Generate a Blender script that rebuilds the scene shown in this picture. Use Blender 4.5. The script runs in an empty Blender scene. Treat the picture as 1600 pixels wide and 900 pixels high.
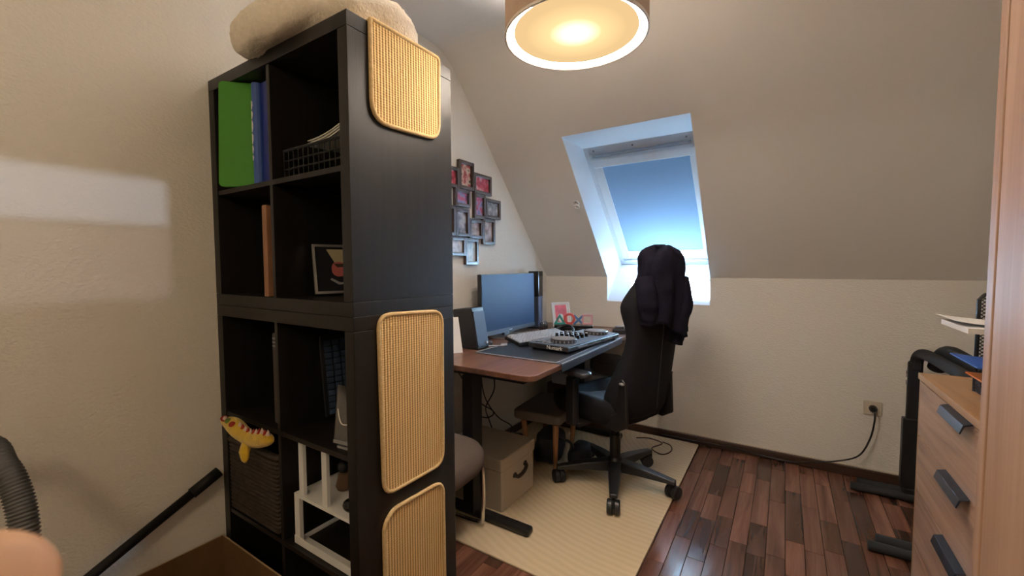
import bpy, bmesh, math, random
from mathutils import Vector, Matrix, Euler
from mathutils import noise as mnoise
random.seed(7)
S = bpy.context.scene
COL = S.collection
R = math.radians

# ---------------------------------------------------------------- camera
CAM = Vector((1.689, -0.6885, 1.2515)); YAW, PITCH, ROLL, FPX = .5726, -.052, -.0043, 661.756
cd = bpy.data.cameras.new('camera'); cam = bpy.data.objects.new('camera', cd); COL.objects.link(cam)
cd.sensor_width = 36; cd.lens = FPX/1600*36; cd.clip_start = .01
fw = Vector((-math.sin(YAW)*math.cos(PITCH), math.cos(YAW)*math.cos(PITCH), math.sin(PITCH)))
rt = Vector((math.cos(YAW), math.sin(YAW), 0)); up = rt.cross(fw)
rt2 = math.cos(ROLL)*rt + math.sin(ROLL)*up; up2 = -math.sin(ROLL)*rt + math.cos(ROLL)*up
cam.matrix_world = Matrix(((rt2.x, up2.x, -fw.x, CAM.x), (rt2.y, up2.y, -fw.y, CAM.y), (rt2.z, up2.z, -fw.z, CAM.z), (0, 0, 0, 1)))
cd.dof.use_dof = True; cd.dof.focus_distance = 2.3; cd.dof.aperture_fstop = 13.0
S.camera = cam
# ---------------------------------------------------------------- exposure and sky
vs = S.view_settings; vs.view_transform = 'Standard'; vs.look = 'None'; vs.exposure = 0.16; vs.gamma = 1.0; vs.use_curve_mapping = False
world = bpy.data.worlds.new('sky'); S.world = world; world.use_nodes = True
bg = world.node_tree.nodes['Background']; bg.inputs[0].default_value = (.52, .76, 1.0, 1); bg.inputs[1].default_value = 22.0
# sun outside, shining down through the gap below the roller blind
sl = bpy.data.lights.new('sun', 'SUN'); sun = bpy.data.objects.new('sun', sl); COL.objects.link(sun)
sl.energy = 2100.0; sl.angle = R(4.0); sl.color = (.52, .77, 1.0)
sun.rotation_euler = Vector((.42, -1.0, -1.88)).to_track_quat('-Z', 'Y').to_euler()
def lamp(name, kind, loc, energy, color, size=.1, aim=None):
    l = bpy.data.lights.new(name, kind); o = bpy.data.objects.new(name, l); COL.objects.link(o)
    l.energy = energy; l.color = color; o.location = loc
    if kind == 'AREA': l.size = size
    else: l.shadow_soft_size = size
    if aim is not None: o.rotation_euler = (Vector(aim)-Vector(loc)).to_track_quat('-Z', 'Y').to_euler()
    return o
# warm lamp in the part of the room behind the photographer
lamp('rear_ceiling_lamp', 'POINT', (1.45, -1.6, 2.15), 19, (1.0, .80, .54), .18)
# added lamp behind an unseen opening: casts the window-shaped patch on the left wall
lamp('patch_lamp', 'AREA', (4.2, -1.75, 1.62), 45, (.70, .80, 1.0), .018, aim=(0, -.3, 1.35))

# ---------------------------------------------------------------- materials
MATS = {}
def mat(name, col, rough=.6, metal=0.0, spec=.5, var=.0, vscale=40, bump=0.0, bscale=200, stretch=None, col2=None, emis=None, estr=1.0, trans=0.0, sheen=0.0, coat=0.0):
    m = bpy.data.materials.new(name); m.use_nodes = True; nt = m.node_tree; N = nt.nodes; L = nt.links
    b = N['Principled BSDF']
    b.inputs['Base Color'].default_value = (*col, 1); b.inputs['Roughness'].default_value = rough; b.inputs['Metallic'].default_value = metal
    b.inputs['Specular IOR Level'].default_value = spec
    if sheen: b.inputs['Sheen Weight'].default_value = sheen
    if coat: b.inputs['Coat Weight'].default_value = coat
    if trans: b.inputs['Transmission Weight'].default_value = trans
    if emis: b.inputs['Emission Color'].default_value = (*emis, 1); b.inputs['Emission Strength'].default_value = estr
    tc = N.new('ShaderNodeTexCoord'); vec = tc.outputs['Object']
    if stretch:
        mp = N.new('ShaderNodeMapping'); mp.inputs['Scale'].default_value = stretch; L.new(vec, mp.inputs[0]); vec = mp.outputs[0]
    if var or col2:
        n = N.new('ShaderNodeTexNoise'); n.inputs['Scale'].default_value = vscale; n.inputs['Detail'].default_value = 5; L.new(vec, n.inputs['Vector'])
        r = N.new('ShaderNodeValToRGB'); L.new(n.outputs['Fac'], r.inputs[0])
        c2 = col2 or tuple(max(0, c*(1-var)) for c in col)
        c1 = col if col2 else tuple(min(1, c*(1+var)) for c in col)
        r.color_ramp.elements[0].position = .3; r.color_ramp.elements[1].position = .7
        r.color_ramp.elements[0].color = (*c2, 1); r.color_ramp.elements[1].color = (*c1, 1)
        L.new(r.outputs[0], b.inputs['Base Color'])
    if bump:
        n2 = N.new('ShaderNodeTexNoise'); n2.inputs['Scale'].default_value = bscale; n2.inputs['Detail'].default_value = 4; L.new(vec, n2.inputs['Vector'])
        bp = N.new('ShaderNodeBump'); bp.inputs['Strength'].default_value = bump; bp.inputs['Distance'].default_value = .01; L.new(n2.outputs['Fac'], bp.inputs['Height'])
        L.new(bp.outputs[0], b.inputs['Normal'])
    MATS[name] = m
    return m
def wood(name, dark, mid, light, axis, rough=.45, scale=1.0, rnd=False):
    """grain runs along the given axis (0 x, 1 y, 2 z)"""
    m = bpy.data.materials.new(name); m.use_nodes = True; nt = m.node_tree; N = nt.nodes; L = nt.links; b = N['Principled BSDF']
    tc = N.new('ShaderNodeTexCoord'); mp = N.new('ShaderNodeMapping'); s = [22*scale]*3; s[axis] = 1.3*scale; mp.inputs['Scale'].default_value = s
    L.new(tc.outputs['Object'], mp.inputs[0]); src = mp.outputs[0]
    if rnd:
        oi = N.new('ShaderNodeObjectInfo'); mul = N.new('ShaderNodeMath'); mul.operation = 'MULTIPLY'; mul.inputs[1].default_value = 57.0; L.new(oi.outputs['Random'], mul.inputs[0])
        L.new(mul.outputs[0], mp.inputs['Location'])
    n = N.new('ShaderNodeTexNoise'); n.inputs['Scale'].default_value = 1.0; n.inputs['Detail'].default_value = 7; n.inputs['Roughness'].default_value = .62; n.inputs['Distortion'].default_value = .6; L.new(src, n.inputs['Vector'])
    r = N.new('ShaderNodeValToRGB'); e = r.color_ramp.elements; e[0].position = .32; e[0].color = (*dark, 1); e[1].position = .68; e[1].color = (*light, 1); x = e.new(.5); x.color = (*mid, 1)
    L.new(n.outputs['Fac'], r.inputs[0]); out = r.outputs[0]
    if rnd:
        hs = N.new('ShaderNodeHueSaturation'); rr = N.new('ShaderNodeMapRange'); rr.inputs['To Min'].default_value = .55; rr.inputs['To Max'].default_value = 1.75; L.new(oi.outputs['Random'], rr.inputs[0]); L.new(rr.outputs[0], hs.inputs['Value']); L.new(out, hs.inputs['Color']); out = hs.outputs[0]
    L.new(out, b.inputs['Base Color']); b.inputs['Roughness'].default_value = rough
    bp = N.new('ShaderNodeBump'); bp.inputs['Strength'].default_value = .08; bp.inputs['Distance'].default_value = .004; L.new(n.outputs['Fac'], bp.inputs['Height']); L.new(bp.outputs[0], b.inputs['Normal'])
    MATS[name] = m
    return m
M_wall = mat('plaster_wall', (.82, .785, .72), .85, spec=.2, bump=.36, bscale=85, stretch=(1, 1, 1.6))
M_ceil = mat('plaster_slope', (.83, .80, .755), .88, spec=.2, bump=.10, bscale=70)
M_black = mat('black_brown_veneer', (.0105, .0088, .0080), .42, spec=.36, var=.25, vscale=3, stretch=(18, 18, 1), bump=.03, bscale=14)
M_black_in = mat('black_brown_inside', (.009, .009, .0095), .55, spec=.3)
M_blk = mat('black_plastic', (.012, .012, .014), .42)
M_blkgloss = mat('black_gloss', (.008, .008, .010), .12)
M_blkm = mat('black_metal', (.013, .012, .013), .38, spec=.5)
M_rubber = mat('black_rubber', (.014, .014, .015), .7, bump=.2, bscale=300)
M_dk = mat('dark_grey', (.04, .04, .045), .55)
M_grey = mat('mid_grey', (.22, .22, .23), .6)
M_silver = mat('brushed_silver', (.62, .62, .64), .3, metal=.9)
M_chrome = mat('chrome', (.75, .74, .72), .12, metal=1.0)
M_white = mat('white_satin', (.80, .80, .80), .45)
M_paper = mat('white_paper', (.82, .80, .76), .8)
M_lining = mat('white_lining', (.84, .87, .90), .5)
M_oak_x = wood('oak_grain_y', (.22, .118, .07), (.40, .24, .155), (.52, .34, .235), 1, .36, .8)
M_oak_z = wood('oak_grain_z', (.24, .13, .075), (.38, .22, .135), (.48, .30, .20), 2, .46, .55)
M_oaktop = wood('oak_top', (.27, .135, .055), (.38, .205, .09), (.46, .27, .13), 1, .4, .7)
M_oakedge = mat('oak_edge', (.40, .24, .12), .5, var=.15, vscale=9)
M_plank = wood('walnut_plank', (.062, .0235, .0145), (.12, .050, .030), (.175, .080, .052), 1, .235, 1.0, True)
M_floorbase = mat('floor_core', (.02, .01, .006), .6)
M_desk = wood('walnut_desktop', (.115, .050, .030), (.185, .088, .056), (.24, .122, .08), 1, .3, .75)
M_bb = wood('walnut_baseboard', (.035, .017, .011), (.06, .03, .02), (.085, .045, .03), 0, .45, .8)
M_legwood = wood('beech_leg', (.26, .11, .045), (.36, .165, .07), (.42, .20, .09), 2, .5, 1.0)
M_stool = mat('grey_stool_fabric', (.17, .145, .13), .95, spec=.1, var=.15, vscale=260, bump=.3, bscale=420)
M_tub = mat('taupe_seat_fabric', (.13, .10, .085), .95, spec=.1, var=.12, vscale=240, bump=.3, bscale=420)
M_box = mat('beige_box_canvas', (.50, .43, .34), .95, spec=.1, var=.10, vscale=300, bump=.25, bscale=500)
M_leather = mat('dark_leather', (.035, .02, .015), .5)
M_card = mat('brown_cardboard', (.17, .09, .040), .85, spec=.15, var=.10, vscale=12)
M_cardedge = mat('cardboard_edge', (.40, .28, .16), .85)
M_chairblk = mat('black_chair_fabric', (.0105, .0105, .0135), .75, spec=.18, bump=.12, bscale=600)
M_jacket = mat('dark_navy_cloth', (.010, .009, .018), .9, spec=.12, bump=.3, bscale=260)
M_cream = mat('cream_boucle', (.80, .72, .60), .98, spec=.05, var=.06, vscale=70, bump=.45, bscale=130)
M_green = mat('green_plastic', (.045, .235, .012), .38)
M_blue = mat('blue_binder', (.008, .022, .20), .4)
M_blue2 = mat('blue_binder_spine', (.03, .085, .33), .38)
M_board = mat('brown_board', (.28, .13, .065), .6, var=.12, vscale=20)
M_wicker = mat('dark_wicker', (.035, .024, .017), .7, var=.4, vscale=60)
M_yellow = mat('yellow_plush', (.66, .42, .02), .95, sheen=.4, var=.12, vscale=40, bump=.4, bscale=240)
M_red = mat('red_felt', (.33, .025, .012), .9)
M_greenfelt = mat('green_felt', (.12, .20, .03), .9)
M_pinkw = mat('pale_pink_felt', (.62, .46, .40), .9)
M_sisaledge = mat('sisal_binding', (.66, .47, .24), .9, spec=.1, var=.12, vscale=120, bump=.3, bscale=400)
M_rope = mat('cable_black', (.010, .009, .009), .5)
M_cablebr = mat('cable_brown', (.10, .05, .035), .5)
M_orange = mat('orange_paper', (.72, .20, .03), .6)
M_bluep = mat('blue_folder', (.03, .13, .52), .5)
M_skin = mat('skin', (.60, .34, .19), .55, var=.05, vscale=30)
M_nail = mat('nail', (.70, .42, .34), .35)
M_teal = mat('teal_acrylic', (.04, .30, .26), .35)
M_redac = mat('red_acrylic', (.62, .10, .09), .35)
M_blueac = mat('blue_acrylic', (.10, .22, .48), .35)
M_pinkac = mat('pink_acrylic', (.70, .38, .42), .35)
M_socket = mat('cream_socket', (.62, .55, .44), .4)
M_handle = mat('dark_metal_pull', (.022, .026, .038), .28, metal=.4)
M_greybag = mat('grey_bag', (.085, .075, .075), .9, bump=.2, bscale=300)
M_bluewhite = mat('pale_printer_plastic', (.55, .60, .68), .5)
M_key = mat('keycap', (.05, .055, .065), .5)
M_keytop = mat('keycap_grey', (.52, .56, .64), .4)
M_browncab = mat('brown_cabinet', (.10, .06, .042), .6)
def glassmat(name, col=(1, 1, 1), alpha=.25, rough=.05):
    m = bpy.data.materials.new(name); m.use_nodes = True; nt = m.node_tree; N = nt.nodes; L = nt.links
    N.remove(N['Principled BSDF']); out = N['Material Output']
    t = N.new('ShaderNodeBsdfTransparent'); t.inputs[0].default_value = (*col, 1); g = N.new('ShaderNodeBsdfGlossy'); g.inputs['Roughness'].default_value = rough
    f = N.new('ShaderNodeFresnel'); f.inputs[0].default_value = 1.45; mx = N.new('ShaderNodeMixShader')
    a = N.new('ShaderNodeMath'); a.operation = 'MULTIPLY_ADD'; a.inputs[1].default_value = 1-alpha; a.inputs[2].default_value = alpha*.3; L.new(f.outputs[0], a.inputs[0])
    L.new(a.outputs[0], mx.inputs[0]); L.new(t.outputs[0], mx.inputs[1]); L.new(g.outputs[0], mx.inputs[2]); L.new(mx.outputs[0], out.inputs[0])
    return m
M_glass = glassmat('window_glass', (.97, .99, 1.0), .05, .02)
M_clear = glassmat('clear_acrylic', (.72, .73, .75), .5, .1)
M_net = glassmat('tinted_pane', (.66, .58, .54), .1, .1)
def translucent(name, col, tr=.55):
    m = bpy.data.materials.new(name); m.use_nodes = True; nt = m.node_tree; N = nt.nodes; L = nt.links
    N.remove(N['Principled BSDF']); out = N['Material Output']
    d = N.new('ShaderNodeBsdfDiffuse'); d.inputs[0].default_value = (*col, 1); t = N.new('ShaderNodeBsdfTranslucent'); t.inputs[0].default_value = (*col, 1)
    mx = N.new('ShaderNodeMixShader'); mx.inputs[0].default_value = tr; L.new(d.outputs[0], mx.inputs[1]); L.new(t.outputs[0], mx.inputs[2]); L.new(mx.outputs[0], out.inputs[0])
    return m
M_blind = translucent('blind_cloth', (.21, .29, .40), .0019)
M_shade = translucent('shade_cloth', (.46, .34, .25), .10)
def emit(name, col, s):
    m = bpy.data.materials.new(name); m.use_nodes = True; nt = m.node_tree; N = nt.nodes
    N.remove(N['Principled BSDF']); e = N.new('ShaderNodeEmission'); e.inputs[0].default_value = (*col, 1); e.inputs[1].default_value = s; nt.links.new(e.outputs[0], N['Material Output'].inputs[0])
    return m
M_bulb = emit('bulb_glow', (1, .72, .42), 30)
def diffuser_mat():
    """lit lamp diffuser: the bulb sits close above its centre"""
    m = bpy.data.materials.new('lamp_diffuser'); m.use_nodes = True; nt = m.node_tree; N = nt.nodes; L = nt.links
    N.remove(N['Principled BSDF']); tc = N.new('ShaderNodeTexCoord'); ln = N.new('ShaderNodeVectorMath'); ln.operation = 'LENGTH'; L.new(tc.outputs['Object'], ln.inputs[0])
    r = N.new('ShaderNodeValToRGB'); e = r.color_ramp.elements; mr = N.new('ShaderNodeMapRange'); mr.inputs['From Max'].default_value = .2; L.new(ln.outputs['Value'], mr.inputs[0]); L.new(mr.outputs[0], r.inputs[0])
    e[0].position = .12; e[0].color = (1.0, .90, .66, 1); e[1].position = .80; e[1].color = (.47, .315, .15, 1); x = e.new(.42); x.color = (.62, .43, .20, 1)  # hot spot of the bulb painted into the glow colours
    em = N.new('ShaderNodeEmission'); L.new(r.outputs[0], em.inputs[0]); em.inputs[1].default_value = 1.75; L.new(em.outputs[0], N['Material Output'].inputs[0])
    return m
M_diff = diffuser_mat()
def sisal():
    """ribbed sisal: vertical cords (bump) with small knots"""
    m = bpy.data.materials.new('sisal_weave'); m.use_nodes = True; nt = m.node_tree; N = nt.nodes; L = nt.links; b = N['Principled BSDF']; b.inputs['Roughness'].default_value = .95; b.inputs['Specular IOR Level'].default_value = .1
    tc = N.new('ShaderNodeTexCoord'); w = N.new('ShaderNodeTexWave'); w.bands_direction = 'Y'; w.inputs['Scale'].default_value = 31; w.inputs['Distortion'].default_value = .5; w.inputs['Detail Scale'].default_value = 8; L.new(tc.outputs['Object'], w.inputs['Vector'])
    w2 = N.new('ShaderNodeTexWave'); w2.bands_direction = 'Z'; w2.inputs['Scale'].default_value = 46; w2.inputs['Distortion'].default_value = 3; L.new(tc.outputs['Object'], w2.inputs['Vector'])
    ad = N.new('ShaderNodeMath'); ad.operation = 'MULTIPLY_ADD'; ad.inputs[1].default_value = .35; L.new(w2.outputs['Fac'], ad.inputs[0]); L.new(w.outputs['Fac'], ad.inputs[2])
    r = N.new('ShaderNodeValToRGB'); r.color_ramp.elements[0].position = .1; r.color_ramp.elements[0].color = (.33, .185, .065, 1); r.color_ramp.elements[1].position = .95; r.color_ramp.elements[1].color = (.86, .60, .28, 1); L.new(ad.outputs[0], r.inputs[0]); L.new(r.outputs[0], b.inputs['Base Color'])
    bp = N.new('ShaderNodeBump'); bp.inputs['Strength'].default_value = .5; bp.inputs['Distance'].default_value = .006; L.new(ad.outputs[0], bp.inputs['Height']); L.new(bp.outputs[0], b.inputs['Normal'])
    return m
M_sisal = sisal()
def rugmat():
    m = bpy.data.materials.new('cream_rug'); m.use_nodes = True; nt = m.node_tree; N = nt.nodes; L = nt.links; b = N['Principled BSDF']; b.inputs['Roughness'].default_value = .97; b.inputs['Specular IOR Level'].default_value = .1
    tc = N.new('ShaderNodeTexCoord'); w = N.new('ShaderNodeTexWave'); w.wave_type = 'RINGS'; w.rings_direction = 'Z'; w.inputs['Scale'].default_value = 9; w.inputs['Distortion'].default_value = 1.6; w.inputs['Detail Scale'].default_value = 1.0; L.new(tc.outputs['Object'], w.inputs['Vector'])
    r = N.new('ShaderNodeValToRGB'); r.color_ramp.elements[0].color = (.61, .49, .325, 1); r.color_ramp.elements[1].color = (.66, .535, .36, 1); L.new(w.outputs['Fac'], r.inputs[0]); L.new(r.outputs[0], b.inputs['Base Color'])
    n = N.new('ShaderNodeTexNoise'); n.inputs['Scale'].default_value = 220; L.new(tc.outputs['Object'], n.inputs['Vector']); ad = N.new('ShaderNodeMath'); ad.operation = 'MULTIPLY_ADD'; ad.inputs[1].default_value = .5; L.new(n.outputs['Fac'], ad.inputs[0]); L.new(w.outputs['Fac'], ad.inputs[2])
    bp = N.new('ShaderNodeBump'); bp.inputs['Strength'].default_value = .12; bp.inputs['Distance'].default_value = .006; L.new(ad.outputs[0], bp.inputs['Height']); L.new(bp.outputs[0], b.inputs['Normal'])
    return m
M_rug = rugmat()
def photo(name, cols, scale=28, seed=0.0):
    """abstract patchy colours of a small snapshot"""
    m = bpy.data.materials.new(name); m.use_nodes = True; nt = m.node_tree; N = nt.nodes; L = nt.links; b = N['Principled BSDF']; b.inputs['Roughness'].default_value = .25
    tc = N.new('ShaderNodeTexCoord'); mp = N.new('ShaderNodeMapping'); mp.inputs['Location'].default_value = (seed, seed*1.7, seed*.6); L.new(tc.outputs['Object'], mp.inputs[0])
    n = N.new('ShaderNodeTexNoise'); n.inputs['Scale'].default_value = scale; n.inputs['Detail'].default_value = 3; L.new(mp.outputs[0], n.inputs['Vector'])
    r = N.new('ShaderNodeValToRGB'); e = r.color_ramp.elements; k = len(cols)
    e[0].position = .3; e[0].color = (*cols[0], 1); e[1].position = .7; e[1].color = (*cols[-1], 1)
    for i in range(1, k-1):
        x = e.new(.3+.4*i/(k-1)); x.color = (*cols[i], 1)
    L.new(n.outputs['Fac'], r.inputs[0]); L.new(r.outputs[0], b.inputs['Base Color'])
    return m

# ---------------------------------------------------------------- geometry helpers
XF = {}
def catmull(pts, n=8):
    P = [Vector(p) for p in pts]; P = [P[0]*2-P[1]]+P+[P[-1]*2-P[-2]]; o = []
    for i in range(1, len(P)-2):
        for k in range(n):
            t = k/n; a, b, c, d = P[i-1], P[i], P[i+1], P[i+2]
            o.append(.5*((2*b)+(c-a)*t+(2*a-5*b+4*c-d)*t*t+(3*b-a-3*c+d)*t**3))
    o.append(P[-2]); return o
class G:
    def __init__(s): s.v = []; s.f = []
    def add(s, vs, fs, M=None):
        o = len(s.v); s.v += [(M @ Vector(p)) if M else Vector(p) for p in vs]; s.f += [tuple(i+o for i in f) for f in fs]; return s
    def box(s, x0, x1, y0, y1, z0, z1, M=None):
        return s.add([(x0, y0, z0), (x1, y0, z0), (x1, y1, z0), (x0, y1, z0), (x0, y0, z1), (x1, y0, z1), (x1, y1, z1), (x0, y1, z1)],
                     [(0, 3, 2, 1), (4, 5, 6, 7), (0, 1, 5, 4), (1, 2, 6, 5), (2, 3, 7, 6), (3, 0, 4, 7)], M)
    def bar(s, a, b, w, h, upv=(0, 0, 1)):
        a = Vector(a); b = Vector(b); d = (b-a); l = d.length; d.normalize(); sd = d.cross(Vector(upv))
        if sd.length < 1e-5: sd = d.cross(Vector((1, 0, 0)))
        sd.normalize(); u = sd.cross(d)
        M = Matrix(((sd.x, d.x, u.x, a.x), (sd.y, d.y, u.y, a.y), (sd.z, d.z, u.z, a.z), (0, 0, 0, 1)))
        return s.box(-w/2, w/2, 0, l, -h/2, h/2, M)
    def tube(s, pts, r, n=10, cap=True, ry=None):
        P = [Vector(p) for p in pts]; rr = r if isinstance(r, (list, tuple)) else [r]*len(P); o = len(s.v); prev = None
        for i, p in enumerate(P):
            d = (P[min(i+1, len(P)-1)]-P[max(i-1, 0)]).normalized()
            if prev is None:
                a = d.cross(Vector((0, 0, 1)));  a = a if a.length > 1e-3 else d.cross(Vector((1, 0, 0)))
            else: a = prev - d*prev.dot(d)
            a.normalize(); prev = a; b = d.cross(a)
            for k in range(n):
                t = 2*math.pi*k/n; s.v.append(p+(a*math.cos(t)+b*math.sin(t))*rr[i])
        for i in range(len(P)-1):
            for k in range(n): s.f.append((o+i*n+k, o+i*n+(k+1) % n, o+(i+1)*n+(k+1) % n, o+(i+1)*n+k))
        if cap: s.f.append(tuple(o+k for k in reversed(range(n)))); s.f.append(tuple(o+(len(P)-1)*n+k for k in range(n)))
        return s
    def lathe(s, prof, n=32, M=None, close=False):
        vs = []; fs = []
        for r, z in prof:
            for k in range(n): t = 2*math.pi*k/n; vs.append((r*math.cos(t), r*math.sin(t), z))
        m = len(prof)
        for i in range(m-1 if not close else m):
            j = (i+1) % m
            for k in range(n): fs.append((i*n+k, i*n+(k+1) % n, j*n+(k+1) % n, j*n+k))
        if not close: fs.append(tuple(reversed(range(n)))); fs.append(tuple((m-1)*n+k for k in range(n)))
        return s.add(vs, fs, M)
    def prism(s, poly, h0, h1, M=None):
        n = len(poly); vs = [(x, y, h0) for x, y in poly]+[(x, y, h1) for x, y in poly]
        fs = [tuple(reversed(range(n))), tuple(range(n, 2*n))]+[(i, (i+1) % n, n+(i+1) % n, n+i) for i in range(n)]
        return s.add(vs, fs, M)
    def grid(s, fn, nu, nv, cu=False, M=None):
        vs = [fn(i/(nu if cu else nu-1), j/(nv-1)) for j in range(nv) for i in range(nu)]; fs = []
        for j in range(nv-1):
            for i in range(nu if cu else nu-1): fs.append((j*nu+i, j*nu+(i+1) % nu, (j+1)*nu+(i+1) % nu, (j+1)*nu+i))
        return s.add(vs, fs, M)
    def caps(s, nu, nv, o=0):
        s.f.append(tuple(o+i for i in reversed(range(nu)))); s.f.append(tuple(o+(nv-1)*nu+i for i in range(nu))); return s
    def sphere(s, c, r, nu=16, nv=10, M=None):
        rx, ry, rz = r if isinstance(r, (tuple, list)) else (r, r, r); c = Vector(c); o = len(s.v)
        s.grid(lambda u, v: c+Vector((rx*math.sin(math.pi*(v*.996+.002))*math.cos(2*math.pi*u), ry*math.sin(math.pi*(v*.996+.002))*math.sin(2*math.pi*u), -rz*math.cos(math.pi*(v*.996+.002)))), nu, nv, True, M)
        return s.caps(nu, nv, o)
    def build(s, name, m, parent=None, smooth=False, bevel=0, seg=2, sub=0, local=False, angle=40):
        me = bpy.data.meshes.new(name); vs = s.v
        if parent is not None and not local and parent in XF:
            inv = XF[parent].inverted(); vs = [inv @ p for p in vs]
        me.from_pydata([tuple(p) for p in vs], [], s.f); me.materials.append(m)
        bm = bmesh.new(); bm.from_mesh(me); bmesh.ops.recalc_face_normals(bm, faces=bm.faces); bm.to_mesh(me); bm.free()
        if smooth: me.polygons.foreach_set('use_smooth', [True]*len(me.polygons))
        o = bpy.data.objects.new(name, me); COL.objects.link(o)
        if parent is not None: o.parent = parent; XF[o] = XF.get(parent, Matrix())
        if bevel:
            b = o.modifiers.new('bevel', 'BEVEL'); b.width = bevel; b.segments = seg; b.limit_method = 'ANGLE'; b.angle_limit = R(angle)
            me.polygons.foreach_set('use_smooth', [True]*len(me.polygons)); o.modifiers.new('wn', 'WEIGHTED_NORMAL').keep_sharp = True
        if sub: q = o.modifiers.new('sub', 'SUBSURF'); q.levels = sub; q.render_levels = sub
        me.update(); return o
def B(x0, x1, y0, y1, z0, z1): return G().box(x0, x1, y0, y1, z0, z1)
def tag(o, label, cat, group=None):
    o['label'] = label; o['category'] = cat
    if group: o['group'] = group
    return o
def thing(name, label, cat, loc=(0, 0, 0), rz=0, group=None, rot=None):
    o = bpy.data.objects.new(name, None); COL.objects.link(o); o.location = loc; o.rotation_euler = rot or (0, 0, rz); o.empty_display_size = .05
    XF[o] = Matrix.Translation(loc) @ Euler(o.rotation_euler).to_matrix().to_4x4()
    return tag(o, label, cat, group)
def struct(o): o['kind'] = 'structure'; return o
def dup(src, name, parent=None, loc=None, rot=None):
    c = src.copy(); COL.objects.link(c); c.parent = parent
    if loc is not None: c.location = loc
    if rot is not None: c.rotation_euler = rot
    XF[c] = XF.get(parent, Matrix()); return c
def text(body, name, m, parent, size, Mw, depth=.0006):
    c = bpy.data.curves.new(name, 'FONT'); c.body = body; c.size = size; c.extrude = depth; c.align_x = 'CENTER'; c.align_y = 'CENTER'
    tmp = bpy.data.objects.new(name, c); COL.objects.link(tmp); dg = bpy.context.evaluated_depsgraph_get(); me = bpy.data.meshes.new_from_object(tmp.evaluated_get(dg)); bpy.data.objects.remove(tmp)
    me.name = name; o = bpy.data.objects.new(name, me); COL.objects.link(o); me.materials.clear(); me.materials.append(m); o.parent = parent
    me.transform(XF.get(parent, Matrix()).inverted() @ Mw); return o
def frameM(o, x, y):
    """matrix with local x along x, local y along y"""
    o = Vector(o); x = Vector(x).normalized(); z = x.cross(Vector(y)).normalized(); y = z.cross(x)
    return Matrix(((x.x, y.x, z.x, o.x), (x.y, y.y, z.y, o.y), (x.z, y.z, z.z, o.z), (0, 0, 0, 1)))
def rrect(w, h, r, n=5):
    o = []
    for cx, cy, a in ((w/2-r, h/2-r, 0), (-w/2+r, h/2-r, 90), (-w/2+r, -h/2+r, 180), (w/2-r, -h/2+r, 270)):
        for k in range(n+1): t = R(a+90*k/n); o.append((cx+r*math.cos(t), cy+r*math.sin(t)))
    return o

# ================================================================ the room
YK = 2.467; ZC = 1.165; RX = 2.60; YB = -2.6; ZH = 2.50; SL = 1.08
def slope_z(y): return ZC + SL*(YK-y)
YT = YK-(ZH-ZC)/SL           # where the slope meets the flat ceiling
OX0, OX1, OZ0, OZ1 = .53, 1.265, .977, 2.030     # skylight opening
OY1 = YK-(OZ1-ZC)/SL
floor = struct(B(0, RX, YB, YK, -.05, -.012).build('floor', M_floorbase))
# laminate strips, each a piece of its own
PW = .0715; lens = (.26, .34, .41, .50); pm = []
for l in lens:
    o = B(.0007, PW-.0007, .0007, l-.0007, -.012, 0).build('plank', M_plank, floor, bevel=.0012, seg=1); pm.append((o, l))
rp = random.Random(3); first = set()
x = .003
while x < RX:
    y = -.5-rp.random()*.4
    while y < YK:
        o, l = pm[rp.randrange(4)]
        hid = (x > .06 and x+PW < 1.19 and y > .76) or (y+l < -.42) or (y > YK)
        vis = (x > 1.1 and y+l > .3) or (y < .75 and x > .3 and y+l > .1) or (x < .9 and y < .0)
        if vis and not hid:
            if o not in first: first.add(o); o.location = (x, y, 0)
            else: c = dup(o, 'plank', floor, (x, y, 0))
            if y+l > YK+.02:
                c = o if o.location == Vector((x, y, 0)) and o in first else c
                c.scale.y = (YK+.01-y)/l
        y += l
    x += PW
for o, l in pm:
    if o not in first: bpy.data.objects.remove(o)
struct(B(0, RX, YB, -.5, -.012, -.001).build('floor', wood('walnut_floor_rear', (.04, .0145, .0085), (.08, .033, .019), (.12, .05, .03), 1, .3)))
struct(G().prism([(YB, -.05), (YK+.05, -.05), (YK+.05, ZC), (YT, ZH), (YB, ZH)], -.06, 0, Matrix(((0, 0, 1, 0), (1, 0, 0, 0), (0, 1, 0, 0), (0, 0, 0, 1)))).build('wall_left', M_wall))
# far knee wall with the lower part of the skylight opening cut out
kw = G().box(0, OX0, YK, YK+.05, -.05, ZC).box(OX1, RX, YK, YK+.05, -.05, ZC).box(OX0, OX1, YK, YK+.05, -.05, OZ0)
struct(kw.build('wall_far', M_wall))
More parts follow.
